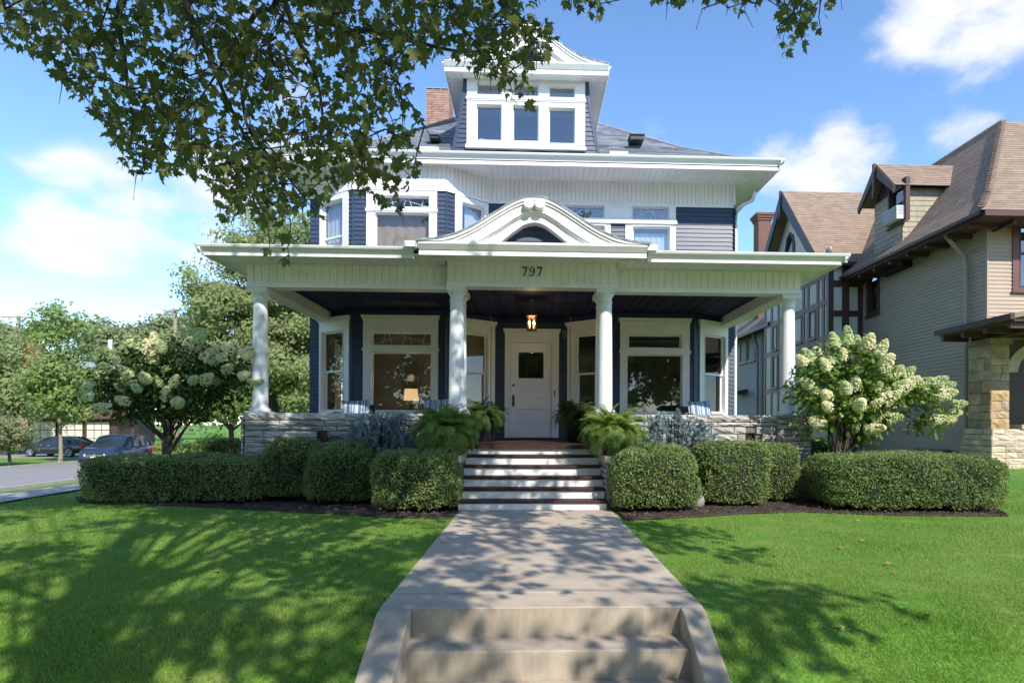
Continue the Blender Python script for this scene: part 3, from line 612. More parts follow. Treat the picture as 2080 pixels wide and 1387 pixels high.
# columns
def column(x, y, zb=1.56, zt=3.87, lab=None):
    b = MB(); h = zt-zb; prof = [(.142, zb+.09)]
    for i in range(9): t = i/8; prof.append((.140-.020*t**1.6, zb+.12+(h-.36)*t))
    prof += [(.119, zt-.25)]
    b.lathe(prof, (x, y, 0), 28); c = b.build('column', colw, H, smooth=True)
    b = MB(); b.box(x-.19, x+.19, y-.19, y+.19, zb-.02, zb+.035); b.lathe([(.185, zb+.035), (.19, zb+.06), (.178, zb+.085), (.150, zb+.095), (.145, zb+.125)], (x, y, 0), 28); b.build('base', colw, c, smooth=True)
    b = MB(); b.lathe([(.12, zt-.245), (.133, zt-.24), (.136, zt-.225), (.121, zt-.21), (.121, zt-.15), (.128, zt-.14), (.155, zt-.10), (.165, zt-.075)], (x, y, 0), 28); b.box(x-.172, x+.172, y-.172, y+.172, zt-.075, zt-.035); b.box(x-.185, x+.185, y-.185, y+.185, zt-.035, zt-.002); b.build('capital', colw, c, smooth=True)
    return c
for x, y in ((-5.05, 11.53), (4.97, 11.53), (-1.37, 11.25), (1.385, 11.25), (-1.37, 11.72), (1.385, 11.72)): column(x, y)
# beams with board friezes
def beam(f, u0_, u1_, z0, z1, step, depth=.26):
    b = MB(f); b.box(u0_, u1_, -depth, -.004, z0+.005, z1); b.box(u0_-.005, u1_+.005, -depth-.01, .022, z0, z0+.08); b.box(u0_, u1_, -.004, .018, z1-.02, z1); fr = b.build('porch_frieze', offw, H)
    boards(f, u0_, u1_, z0+.082, z1-.022, step, fr, offw, -.004, .018)
    return fr
LBm = Facet((-5.24, 11.39), (-1.53, 11.39)); RBm = Facet((1.57, 11.39), (5.15, 11.39)); CB = Facet((-1.53, 11.1), (1.57, 11.1))
beam(LBm, 0, LBm.L, 3.88, 4.31, .139); beam(RBm, 0, RBm.L, 3.88, 4.31, .139); cfr = beam(CB, 0, CB.L, 3.875, 4.37, .147)
b = MB(); b.box(-1.53, -1.40, 11.105, 11.42, 3.88, 4.36); b.box(1.44, 1.57, 11.105, 11.42, 3.88, 4.36); b.build('beam_return', offw, H)
for q in ((-5.18, -4.92, 11.66, 15.35, 3.88, 4.14), (4.84, 5.10, 11.66, 15.35, 3.88, 4.14), (-1.47, -1.27, 11.5, 12.0, 3.9, 4.1), (1.285, 1.485, 11.5, 12.0, 3.9, 4.1)): b = MB(); b.box(*q); b.build('side_beam', offw, H)
for q in ((-5.24, -5.2, 11.4, 15.4, 3.88, 4.31), (5.11, 5.15, 11.4, 15.4, 3.88, 4.31)): b = MB(); b.box(*q); b.build('side_frieze', offw, H)
# house number, cut as solid figures
b = MB(CB); cz = CB.z(1081, 552); cu = CB.u(1081, 552); hh = .165
def seven(u, s):
    b.prism([(u-.045*s, cz+.5*hh), (u+.048*s, cz+.5*hh), (u+.048*s, cz+.42*hh), (u-.002, cz-.5*hh), (u-.026, cz-.5*hh), (u+.026, cz+.37*hh), (u-.03, cz+.37*hh), (u-.037, cz+.27*hh), (u-.045, cz+.27*hh)], 'y', .012, .03)
seven(cu-.135, 1); seven(cu+.135, 1)
for k in range(20):      # ring of the 9
    a0, a1 = 2*math.pi*k/20, 2*math.pi*(k+1)/20
    def rp(a, ro): t = (.010+.010*abs(math.cos(a))); return (cu+(.045-t*ro)*math.cos(a), cz+.19*hh+(.31*hh-(.010)*ro)*math.sin(a))
    b.prism([rp(a0, 0), rp(a1, 0), rp(a1, 1), rp(a0, 1)], 'y', .012, .03)
tail = [(cu+.044, cz+.2*hh), (cu+.042, cz-.05*hh), (cu+.028, cz-.3*hh), (cu+.0, cz-.47*hh), (cu-.03, cz-.5*hh)]
for p, q2 in zip(tail, tail[1:]): b.prism([(p[0]-.010, p[1]), (p[0]+.007, p[1]), (q2[0]+.007, q2[1]-.006), (q2[0]-.010, q2[1]+.006)], 'y', .012, .03)
b.lathe([(.012, .012), (.012, .03)], (cu-.033, 0, cz-.43*hh), 10, ax='y')
b.build('house_number', mat('number_black', (.03, .025, .02), .5, 0), cfr)

# eaves: gutter profile (distance outwards from the edge, height)
GP = [(0, 0), (.012, .035), (.04, .055), (.05, .075), (.085, .09), (.10, .12), (.10, .135), (.088, .135), (.08, .115), (0, .115)]
def gutter(f, u0_, u1_, z, parent, sc=1.0, name='gutter'):
    b = MB(f); n = len(GP); vs = [(u0_, p[0]*sc, z+p[1]*sc) for p in GP]+[(u1_, p[0]*sc, z+p[1]*sc) for p in GP]
    b.add(vs, [tuple(range(n)), tuple(reversed(range(n, 2*n)))]+[(i, (i+1) % n, (i+1) % n+n, i+n) for i in range(n)]); return b.build(name, gut, parent)
PE = Facet((-5.68, 10.7), (5.62, 10.7))      # porch eave line
for u0_, u1_ in ((0, 3.62), (7.75, PE.L)):
    b = MB(PE); b.box(u0_, u1_, -.02, .0, 4.27, 4.42); b.prism([(-.16, 4.31), (-.02, 4.27), (-.02, 4.40), (-.16, 4.40)], 'x', u0_, u1_); b.build('fascia', offw, H)
    gutter(PE, u0_-.08 if u0_ == 0 else u0_, u1_ if u0_ == 0 else u1_+.08, 4.31, H)
# soffit planks of the porch eave
def planks(x0, x1, step, y0, y1, z, along='y', m=offw, name='soffit_plank', parent=H):
    n = max(1, round((x1-x0)/step)); s = (x1-x0)/n; me = None
    for i in range(n):
        c = x0+(i+.5)*s; hw = s/2-.004
        if me is None:
            b = MB(); b.box(-hw, hw, 0, y1-y0, 0, .015) if along == 'y' else b.box(0, y1-y0, -hw, hw, 0, .015)
            o = b.build(name, m, None, loc=(0, 0, 0)); me = o.data; o.parent = parent; o.location = Vector((c, y0, z) if along == 'y' else (y0, c, z))-origin(parent)
        else: place(me, name, parent, (c, y0, z) if along == 'y' else (y0, c, z))
def soffit(name): 
    o = bpy.data.objects.new(name, None); COL.objects.link(o); o.parent = H; o.location = (0, 0, 0); return o
ps = soffit('porch_soffit')
planks(-5.24, -1.56, .152, 10.84, 11.385, 4.315, parent=ps); planks(1.60, 5.15, .152, 10.84, 11.385, 4.315, parent=ps); planks(-1.9, 1.95, .147, 10.40, 11.095, 4.362, parent=ps)
planks(10.72, 15.3, .152, -5.66, -5.245, 4.315, 'x', parent=ps); planks(10.72, 15.3, .152, 5.155, 5.60, 4.315, 'x', parent=ps)
b = MB(); b.box(-5.68, 5.62, 10.72, 15.35, 4.335, 4.36); b.build('porch_soffit_backing', offw, H)
b = MB()
for x in (-5.68, 5.6): b.box(x, x+.02, 10.7, 15.4, 4.27, 4.42)
b.build('fascia', offw, H)
GL = Facet((-5.68, 15.4), (-5.68, 10.7)); GR = Facet((5.62, 10.7), (5.62, 15.4)); gutter(GL, 0, GL.L+.08, 4.31, H); gutter(GR, -.08, GR.L, 4.31, H)
b = MB()
lap(b, (-5.78, 10.62, 4.44), (5.72, 10.62, 4.44), (-4.7, 14.7, 4.86), (4.9, 14.7, 4.86), .14, .33)
lap(b, (-5.78, 15.4, 4.44), (-5.78, 10.62, 4.44), (-5.5, 15.4, 4.6), (-4.7, 14.7, 4.86), .14, .33); lap(b, (5.72, 10.62, 4.44), (5.72, 15.4, 4.44), (4.9, 14.7, 4.86), (5.3, 15.4, 4.6), .14, .33)
b.quad((-4.8, 14.6, 4.85), (5.0, 14.6, 4.85), (5.2, 15.6, 4.9), (-5.4, 15.6, 4.9)); b.build('porch_roof', shing, H, kind='stuff')
for q in ((-2.18, -2.0, 10.5, 10.74, 4.42, 4.52), (2.03, 2.2, 10.5, 10.74, 4.42, 4.52)): b = MB(); b.box(*q); b.build('gutter_end_cap', gut, H)

# curved pediment over the steps
def ogee(n=14):       # half profile, u 0..1, height 0..1
    K = [(0, 1), (.086, .985), (.15, .92), (.22, .825), (.35, .615), (.45, .445), (.54, .31), (.67, .155), (.82, .055), (1, .01)]
    us = np.linspace(0, 1, n); return [(float(u), float(np.interp(u, [k[0] for k in K], [k[1] for k in K]))) for u in us]
def pediment(cx, yf, hw, zb, hz, th, depth, parent, ins=.62, nm=''):
    og = ogee(26); sy = [(-u, h) for u, h in reversed(og[1:])]+og
    out = [(cx+u*hw, zb+h*hz) for u, h in sy]
    rel = parent
    def band(lo, hi, y0, y1, name, m):      # slab between two offsets below the outer curve
        b = MB(); n = len(out)
        for i in range(n-1):
            (xa, za), (xb, zb_) = out[i], out[i+1]
            def lv(z, o, x): return max(z-o*(1+(.95*abs(x-cx)/hw if o > .15 else 0)), zb)
            ta, ba, tb, bb = lv(za, hi, xa), lv(za, lo, xa), lv(zb_, hi, xb), lv(zb_, lo, xb)
            if ta-ba < 1e-4 and tb-bb < 1e-4: continue
            b.add([(xa, y0, ba), (xb, y0, bb), (xb, y0, tb), (xa, y0, ta), (xa, y1, ba), (xb, y1, bb), (xb, y1, tb), (xa, y1, ta)], [(0, 1, 2, 3), (7, 6, 5, 4), (0, 4, 5, 1), (3, 2, 6, 7)])
        return b.build(name, m, rel, smooth=True)
    band(.055*hz/.76, 0, yf-.05, yf+.35, 'rake_crown', white)
    band(.10*hz/.76, .055*hz/.76, yf-.025, yf+.3, 'rake_crown', offw)
    T2 = ([0, .086, .19, .30, .42, .505, .52, 1.01], [.69, .665, .505, .305, .12, .0, 0, 0]); T3 = ([0, .04, .086, .19, .31, .32, 1.01], [.478, .468, .43, .245, 0, 0, 0])
    def tband(fu, fl_, y0, y1, name, m):
        b = MB(); us = np.unique(np.concatenate([np.linspace(0, 1, 33), [.31, .505]])); us = np.concatenate([-us[:0:-1], us])
        for a, c in zip(us, us[1:]):
            ta, ba, tb, bb = fu(abs(a)), fl_(abs(a)), fu(abs(c)), fl_(abs(c))
            if ta-ba < 1e-3 and tb-bb < 1e-3: continue
            xa, xb = cx+a*hw, cx+c*hw; b.add([(xa, y0, zb+ba*hz), (xb, y0, zb+bb*hz), (xb, y0, zb+tb*hz), (xa, y0, zb+ta*hz), (xa, y1, zb+ba*hz), (xb, y1, zb+bb*hz), (xb, y1, zb+tb*hz), (xa, y1, zb+ta*hz)], [(0, 1, 2, 3), (7, 6, 5, 4), (0, 4, 5, 1), (3, 2, 6, 7)])
        return b.build(name, m, rel, smooth=True)
    ou = [k[0] for k in og]; oh = [k[1] for k in og]
    f0 = lambda u: max(float(np.interp(u, ou, oh))-.12, 0.0); f2 = lambda u: min(float(np.interp(u, *T2)), f0(u)); f3 = lambda u: float(np.interp(u, *T3))
    tband(f0, f2, yf, yf+.3, 'rake_board', white); tband(f2, f3, yf+.07, yf+.3, 'inner_rake_board', offw); tband(lambda u: f3(u)+(.03 if u < .34 else 0), f3, yf+.05, yf+.3, 'rake_bead', white); tband(f2, lambda u: max(f2(u)-.035, 0), yf+.035, yf+.3, 'rake_bead', white)
    b = MB(); n = len(out)
    for i in range(n-1):
        (xa, za), (xb, zb_) = out[i], out[i+1]; b.quad((xa, yf-.06, za+.012), (xb, yf-.06, zb_+.012), (xb, depth, zb_+.012), (xa, depth, za+.012)); b.quad((xa, yf-.06, za-.012), (xb, yf-.06, zb_-.012), (xb, yf-.06, zb_+.024), (xa, yf-.06, za+.024)); b.quad((xa, yf-.06, za+.024), (xb, yf-.06, zb_+.024), (xb, yf+.1, zb_+.024), (xa, yf+.1, za+.024))
    b.build('pediment_roof', shing, rel, smooth=True)
    tf = Facet((cx-hw*ins, yf+.26), (cx+hw*ins, yf+.26)); b = MB(tf); tf.siding(b, zb, zb+hz*.62, .10); o = b.build('tympanum', navy, rel)
    return o
pediment(.05, 10.27, 1.98, 4.44, .77, .40, 14.75, H, .36)
for s in (-1, 1): b = MB(); b.lathe([(.0, 10.16), (.075, 10.165), (.09, 10.18), (.09, 10.6)], (.045+s*.093, 0, 5.075), 20, ax='y'); b.build('scroll', colw, H, smooth=True)
CE = Facet((-1.9, 10.32), (1.98, 10.32))
b = MB(CE); n = 6; prof = [(-.1, 4.23), (.0, 4.23), (.0, 4.315), (.02, 4.32), (.085, 4.40), (.085, 4.44), (-.1, 4.44)]; b.prism(prof, 'x', 0, CE.L); b.build('pediment_cornice', white, H)
b = MB()
for x0, x1 in ((-1.9, -1.84), (1.92, 1.98)): b.box(x0, x1, 10.42, 10.66, 4.23, 4.44)
b.build('pediment_side_fascia', white, H)

# porch steps
pst = bpy.data.objects.new('porch_steps', None); COL.objects.link(pst); pst.parent = H; pst.location = Vector((0, 9.6, 0))-origin(H)
for k in range(6):
    y = 9.6+.27*k; z = k/6
    x0, x1 = -1.135, 1.215
    b = MB(); b.box(x0, x1, y, y+.02, z+.0 if k else .0, z+.121); b.build('riser', white, pst)
    if k < 5: b = MB(); b.cbox(x0-.01, x1+.01, y-.035, y+.272, z+.120, z+.1655, .01); b.build('tread', tread, pst)
b = MB(); b.box(-1.135, 1.215, 10.9, 10.96, .93, 1.0); b.build('tread', tread, pst)

# stone parapets, pedestals, foundation
def stones(f, u0_, u1_, z0, z1, parent, m, rows=(.07, .15), lens=(.25, .8), proud=.05, joint=.016, avoid=None, name='stone', nx=7, nz=4):
    z = z0
    while z < z1-.02:
        h = random.uniform(*rows); h = min(h, z1-z)
        if z1-(z+h) < rows[0]*.7: h = z1-z
        u = u0_
        while u < u1_-.01:
            L = random.uniform(*lens)
            if u1_-(u+L) < lens[0]*.7: L = u1_-u
            a, c = u+joint/2, u+L-joint/2; lo, hi = z+joint/2, z+h-joint/2; u += L
            if avoid and c > avoid[0] and a < avoid[1] and hi > avoid[2] and lo < avoid[3]:
                if a < avoid[0]-.08: c = avoid[0]
                elif c > avoid[1]+.08: a = avoid[1]
                else: continue
            b = MB(f); vs = []; kx = max(3, int(nx*min(1, (c-a)/.5))); base = random.uniform(.2, .8)*proud
            for j in range(nz):
                for i in range(kx):
                    e = i in (0, kx-1) or j in (0, nz-1)
                    p = (base*.45 if e else base+random.uniform(-.35, .5)*proud)
                    ti, tj = i/(kx-1), j/(nz-1)
                    vs.append((a+(c-a)*(ti+(0 if i in (0, kx-1) else random.uniform(-.05, .05))), p, lo+(hi-lo)*(tj+(0 if not e else 0)+(random.uniform(-.12, .12) if 0 < j < nz-1 else random.uniform(-.03, .03)))))
            fs = [(j*kx+i, (j+1)*kx+i, (j+1)*kx+i+1, j*kx+i+1) for j in range(nz-1) for i in range(kx-1)]
            rim = [j*kx for j in range(nz)]+[(nz-1)*kx+i for i in range(1, kx)]+[j*kx+kx-1 for j in range(nz-2, -1, -1)]+[i for i in range(kx-2, 0, -1)]
            k0 = len(vs); vs += [(vs[i][0], -.03, vs[i][2]) for i in rim]; n = len(rim); fs += [(rim[i], k0+i, k0+(i+1) % n, rim[(i+1) % n]) for i in range(n)]
            b.add(vs, fs); b.build(name, m, parent)
        z += h
mortd = mat('stone_joint', (.16, .15, .14), .95, .2, 12)
def parapet(x0, x1, scup):
    f = Facet((x0, 11.24), (x1, 11.24)); b = MB(); b.box(x0+.02, x1-.02, 11.262, 11.62, -.1, 1.46); pw = b.build('porch_parapet', mortd, H)
    su = f.u(scup[0], scup[1]); sz = f.z(scup[0], scup[1]); av = (su-.085, su+.085, sz-.085, sz+.085)
    stones(f, 0, f.L, .15, 1.43, pw, stonem, avoid=av)
    b = MB(f); b.ring(av[0]-.0, av[1]+.0, av[2], av[3], .018, -.02, .045); b.box(av[0], av[1], -.02, -.015, av[2], av[3]); b.build('scupper', woodd, pw)
    stones(f, -.02, f.L+.02, 1.432, 1.57, pw, stonem, rows=(.14, .14), lens=(.7, 1.3), proud=.075, name='cap_stone', nx=12)
    b = MB(); b.box(x0-.02, x1+.02, 11.26, 11.68, 1.43, 1.562); b.build('cap_bed', stonem, pw)
    return pw
pwl = parapet(-5.2, -1.2, (655, 885)); pwr = parapet(1.24, 5.18, (1524, 887))
for x, fa in ((-5.2, Facet((-5.2, 15.4), (-5.2, 11.24))), (5.18, Facet((5.18, 11.24), (5.18, 15.4)))):
    b = MB(); b.box(min(x, x*.93), max(x, x*.93), 11.3, 15.4, -.1, .9); pw = b.build('side_foundation', mortd, H); stones(fa, 0, fa.L, .0, .95, pw, stonem, lens=(.4, 1.0))
fa = Facet((-5.24, 11.95), (-5.24, 11.20)); b = MB(); b.box(-5.235, -5.0, 11.3, 11.95, 0, 1.4); pw = b.build('corner_pier', mortd, H); stones(fa, 0, fa.L, .8, 1.56, pw, stonem)
fa = Facet((4.62, 11.17), (5.26, 11.17)); b = MB(); b.box(4.64, 5.24, 11.19, 11.8, 0, 1.56); pw = b.build('corner_pier', mortd, H); stones(fa, 0, fa.L, .15, 1.57, pw, stonem, lens=(.25, .5))
fa = Facet((5.26, 11.17), (5.26, 11.8)); stones(fa, 0, fa.L, .15, 1.57, pw, stonem, lens=(.25, .5))
for x0, x1 in ((-1.78, -1.17), (1.25, 1.86)):
    b = MB(); b.box(x0+.03, x1-.03, 9.83, 11.2, -.1, .75); pd = b.build('stair_pedestal', mortd, H)
    f = Facet((x0, 9.8), (x1, 9.8)); stones(f, 0, f.L, 0, .74, pd, stonem, lens=(.2, .45))
    f = Facet((x1, 9.8), (x1, 11.2)) if x0 < 0 else Facet((x0, 11.2), (x0, 9.8)); stones(f, 0, f.L, 0, .74, pd, stonem, lens=(.25, .6))
    b = MB(); b.cbox(x0-.05, x1+.05, 9.74, 11.2, .745, .86, .015); b.build('pedestal_cap', creamst, pd)

# ------------------------------------------------------------------ main roof, dormer
EX0, EX1, EY0, EY1, EZ = -6.15, 6.0, 14.45, 26.0, 7.64
ME = Facet((EX0, EY0), (EX1, EY0)); b = MB(ME); b.box(0, ME.L, -.02, .0, EZ-.10, EZ+.08); b.prism([(-.14, EZ-.05), (-.02, EZ-.10), (-.02, EZ+.06), (-.14, EZ+.06)], 'x', .05, ME.L-.05); b.build('fascia', offw, H); gutter(ME, -.1, ME.L+.1, EZ+.02, H, 1.05)
for g in (Facet((EX0, EY1), (EX0, EY0)), Facet((EX1, EY0), (EX1, EY1))):
    b = MB(g); b.box(0, g.L, -.02, 0, EZ-.1, EZ+.08); b.build('fascia', offw, H); gutter(g, -.1, g.L+.1, EZ+.02, H, 1.05)
sf = soffit('main_soffit')
planks(EX0+.02, EX1-.02, .152, EY0+.14, 15.5, EZ-.035, parent=sf); planks(15.52, 25.9, .152, EX0+.02, -5.54, EZ-.035, 'x', parent=sf); planks(15.52, 25.9, .152, 5.24, EX1-.02, EZ-.035, 'x', parent=sf)
b = MB(); b.box(EX0, EX1, EY0, EY1, EZ-.015, EZ+.01); b.build('soffit_backing', offw, H)
def ring(d, z): return [(EX0-.06+d, EY0-.06+d, z), (EX1+.06-d, EY0-.06+d, z), (EX1+.06-d, EY1+.06-d, z), (EX0-.06+d, EY1+.06-d, z)]
RR = [ring(0, EZ+.135), ring(.9, EZ+.58), ring(2.0, EZ+1.30), ring(6.13, EZ+4.55)]
b = MB()
for A, B in zip(RR, RR[1:]):
    for i in range(4):
        if i == 2: b.quad(A[2], A[3], B[3], B[2]); continue
        lap(b, A[i], A[(i+1) % 4], B[i], B[(i+1) % 4], .128, .30, .018)
for A, B in zip(RR, RR[1:]):
    for i in range(4): b.quad(A[i], A[(i+1) % 4], B[(i+1) % 4], B[i])
roof = b.build('roof', shing, H, kind='stuff')
b = MB()
for i in (0, 1): b.tube([Vector(R[i])+Vector((0, 0, .012)) for R in RR], .035, 6)
b.build('hip_cap', shing, roof)
for px, py, big in ((882, 280, 0), (1294, 281, 1)):
    Yv = 15.9; p = atY(px, py, Yv); s = 1 if big else .65
    b = MB(); b.box(p.x-.18*s, p.x+.18*s, Yv-.05, Yv+.35, p.z-.05*s, p.z+.06*s); b.box(p.x-.2*s, p.x+.2*s, Yv-.08, Yv+.38, p.z+.062*s, p.z+.085*s); b.build('roof_vent', darkvent, roof)
for px, py in ((872, 302), (1257, 311)):
    p = atY(px, py, 14.42); b = MB(); b.box(p.x-.22, p.x+.22, 14.40, 14.5, EZ+.12, p.z+.035); b.build('gutter_guard', gut, H)
# chimney
ca, cb = atY(866, 178, 18.6), atY(913, 178, 18.6); b = MB(); b.box(ca.x+.012, cb.x-.012, 18.612, 19.5, 8.6, ca.z-.06); b.box(ca.x+.0, cb.x-.0, 18.6, 19.52, ca.z-.05, ca.z); ch = b.build('chimney', mort, roof)
b = MB(); f = Facet((ca.x, 18.6), (cb.x, 18.6)); fr_ = Facet((cb.x, 18.6), (cb.x, 19.5))
for g in (f, fr_):
    b.fac = g; z = 8.8; k = 0
    while z < ca.z-.08:
        u = -.11*(k % 2)
        while u < g.L-.01:
            a, c = max(0, u)+.004, min(g.L, u+.21)-.004
            if c-a > .03: b.box(a, c, -.011, .0, z, z+.062)
            u += .22
        z += .072; k += 1
b.build('brickwork', brickm, H, kind='stuff')
# dormer
dr = bpy.data.objects.new('dormer', None); COL.objects.link(dr); dr.parent = H; dr.location = Vector((-.13, 15.2, 8.2))-origin(H)
DF = Facet((-1.62, 15.2), (1.335, 15.2)); dz = lambda y: DF.z(1070, y); du = lambda x: DF.u(x, 230)
hs_ = [(du(968), du(1019), dz(288), dz(217)), (du(1042), du(1094), dz(288), dz(217)), (du(1115), du(1168), dz(291), dz(220)),
       (du(968), du(1019), dz(196), dz(172)), (du(1042), du(1094), dz(197), dz(173)), (du(1115), du(1168), dz(198), dz(174))]
dw = window(DF, 0, DF.L, dz(301), 9.98, hs_, dr, glassu, crown=False, shelf=dz(204.5), reg=False)
b = MB(DF); b.box(-.02, DF.L+.02, .0, .11, dz(306), dz(299)); b.build('dormer_sill', white, dr)
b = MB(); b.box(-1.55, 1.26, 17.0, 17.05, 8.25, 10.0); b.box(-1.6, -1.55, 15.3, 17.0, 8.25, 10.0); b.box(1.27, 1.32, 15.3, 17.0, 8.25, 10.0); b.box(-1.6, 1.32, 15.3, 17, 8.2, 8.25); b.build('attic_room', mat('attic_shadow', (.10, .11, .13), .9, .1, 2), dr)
# flared navy sides of the dormer front
b = MB(DF); cn_ = {-1: MB(DF), 1: MB(DF)}
z = 8.15; ztop = 9.98
def fl(z): t = max(0, (ztop-z)/(ztop-8.15)); return .05+.30*t**1.35
while z < ztop-.01:
    zt = min(z+.118, ztop)
    for s in (-1, 1):
        e0, e1 = (0, -fl(z)) if s < 0 else (DF.L, DF.L+fl(z)); e2 = -fl(zt) if s < 0 else DF.L+fl(zt); a, c = min(e0, e1), max(e0, e1); a2, c2 = min(e0, e2), max(e0, e2)
        b.add([(a, .024, z), (c, .024, z), (c2, .004, zt+.006), (a2, .004, zt+.006), (a, -.02, z), (c, -.02, z)], [(0, 3, 2, 1), (0, 1, 5, 4)])
        cn_[s].add([(e1-.04, .03, z), (e1+.04, .03, z), (e2+.04, .03, zt), (e2-.04, .03, zt), (e1-.04, -.05, z), (e1+.04, -.05, z), (e2+.04, -.05, zt), (e2-.04, -.05, zt)], [(0, 3, 2, 1), (1, 2, 6, 5), (0, 4, 7, 3), (0, 1, 5, 4)])
    z += .118
b.build('dormer_clapboards', navy, dr, kind='stuff'); [q.build('dormer_corner_board', navy, dr) for q in cn_.values()]
b = MB()
for s, x in ((-1, -1.62), (1, 1.335)):
    for i in range(8):
        za, zb_ = 8.1+i*.235, 8.1+(i+1)*.235; xa, xb = x+s*fl(za), x+s*fl(zb_); b.quad((xa, 15.2, za), (xa, 18.6, za), (xb, 18.6, zb_), (xb, 15.2, zb_))
b.build('dormer_side', navy, dr)
# dormer eave
DX0, DX1, DY, DZ = -2.13, 1.88, 14.83, 9.98
b = MB(); b.box(DX0, DX1, DY+.02, 18.4, DZ+.005, DZ+.02); b.build('dormer_soffit_backing', white, dr)
planks(DX0+.05, DX1-.05, .19, DY+.02, 15.19, DZ-.012, m=white, parent=dr); planks(15.21, 18.4, .19, DX0+.03, -1.66, DZ-.012, 'x', m=white, parent=dr); planks(15.21, 18.4, .19, 1.37, DX1-.03, DZ-.012, 'x', m=white, parent=dr)
DE = Facet((DX0, DY), (DX1, DY)); b = MB(DE); b.prism([(-.08, DZ-.03), (.0, DZ-.03), (.0, DZ+.08), (.02, DZ+.085), (.09, DZ+.185), (.09, DZ+.21), (-.08, DZ+.21)], 'x', 0, DE.L); b.build('dormer_cornice', white, dr)
for x, s in ((DX0, -1), (DX1, 1)):
    b = MB(); b.prism([(x, DZ-.02), (x+s*.005, DZ+.085), (x+s*.07, DZ+.20), (x-s*.02, DZ+.20), (x-s*.02, DZ-.02)], 'y', DY+.001, 18.4); b.build('dormer_side_cornice', white, dr)
pediment(-.125, 14.78, 2.0, DZ+.21, .92, .40, 19.6, dr, .4)
# downspout elbow at the upper right eave
b = MB(); b.tube([atY(1534, 392, 14.9), atY(1528, 408, 15.1), atY(1512, 415, 15.3), atY(1496, 428, 15.5), (5.33, 15.6, 6.4), (5.33, 15.6, .4)], .045, 8); b.build('downspout', gut, H, smooth=True)
# ------------------------------------------------------------------ neighbour's house
NB = thing('neighbour_house', 'taupe clapboard house with brown shingle roof and half timbered side bay', 'house', (15, 20, .3))
NS = Facet((12.3, 22.0), (12.3, 15.85)); NF = Facet((12.3, 15.85), (19.5, 15.85)); TB = Facet((11.05, 22.0), (12.3, 22.0)); TS = Facet((11.05, 28.2), (11.05, 22.0)); RW = Facet((11.6, 38), (11.6, 28.2))
wa, wb = NS.u(1762, 600), NS.u(1788, 600); nz0, nz1 = NS.z(1775, 640), NS.z(1775, 553)
window(NS, wa, wb, nz0, nz1, [(wa+.14, wb-.14, nz0+.12, nz1-.14)], NB, glassu, crown=False, kinds=['dh'], trim=timber)
wa, wb = NF.u(2055, 520), NF.u(2190, 520); nz0, nz1 = NF.z(2065, 592), NF.z(2065, 432)
window(NF, wa, wb, nz0, nz1, [(wa+.22, wb-.22, nz0+.14, nz1-.16)], NB, glassu, crown=False, kinds=['dh'], trim=rosetr)
b = MB(NS); NS.siding(b, .45, 6.75, .108); b.fac = NF; NF.siding(b, .45, 6.95, .108); b.fac = None
b.build('clapboards', taupe, NB, kind='stuff')
b = MB(NS); b.box(NS.L-.05, NS.L+.03, .0, .035, .45, 6.8); b.build('corner_board', taupe, NB)
b = MB(); b.box(12.25, 19.5, 15.9, 30, -.3, .45); b.build('foundation', creamst, NB)
b = MB(); b.box(12.6, 19.4, 16.1, 30, .4, 6.7); b.build('house_core', slate, NB)
# basement window surround of brick
wu = NS.u(1905, 928); b = MB(NS); b.box(wu-.7, wu+.5, .02, .22, .2, .62); b.box(wu-.45, wu+.25, .215, .235, .3, .55); b.build('basement_window', [woodd], NB)
bs1 = MB(NS)
for i in range(8): bs1.box(wu-.75+i*.17, wu-.75+i*.17+.16, .03, .25, .62, .69)
bs1.build('brick_lintel', brickm, NB)
# eaves with brackets
NE = Facet((11.5, 22.2), (11.5, 15.0)); b = MB(NE); b.box(0, NE.L, -.03, 0, 6.70, 6.84); b.build('fascia', timber, NB)
gt = MB(NE); gt.box(0, NE.L, 0, .10, 6.78, 6.88); gt.build('gutter', timber, NB)
NE2 = Facet((11.5, 15.0), (19.5, 15.0)); b = MB(NE2); b.box(0, NE2.L, -.03, .1, 6.72, 6.88); b.build('gutter', timber, NB)
b = MB(); b.box(11.5, 12.35, 15.0, 22.2, 6.715, 6.735); b.box(12.35, 19.5, 15.0, 15.86, 6.715, 6.735); b.build('eave_soffit', timber, NB)
for i in range(8): b = MB(); y = 15.5+i*.9; b.box(11.58, 12.3, y, y+.09, 6.6, 6.712); b.build('eave_bracket', timber, NB)
for i in range(5): b = MB(); x = 12.4+i*.9; b.box(x, x+.09, 15.1, 15.83, 6.6, 6.712); b.build('eave_bracket', timber, NB)
b = MB(); P0, P1 = (11.4, 14.9, 6.86), (11.4, 24.5, 6.86); K0, K1 = (14.75, 18.4, 10.9), (14.75, 24.5, 10.9); M0, M1 = (12.15, 15.65, 7.55), (12.15, 24.5, 7.55)
lap(b, P1, P0, M1, M0, .135, .3); lap(b, M1, M0, K1, K0, .135, .3)
lap(b, P0, (20, 14.9, 6.86), M0, (20, 15.65, 7.55), .135, .3); lap(b, M0, (20, 15.65, 7.55), K0, (20, 18.4, 10.9), .135, .3)
for A, B, C_, D_ in ((P1, P0, M0, M1), (M1, M0, K0, K1), (P0, (20, 14.9, 6.86), (20, 15.65, 7.55), M0), (M0, (20, 15.65, 7.55), (20, 18.4, 10.9), K0)): b.quad(A, B, C_, D_)
b.quad(K0, (20, 18.4, 10.9), (20, 24.5, 10.9), K1); nroof = b.build('roof', brownsh, NB, kind='stuff')
b = MB()
nh = 26
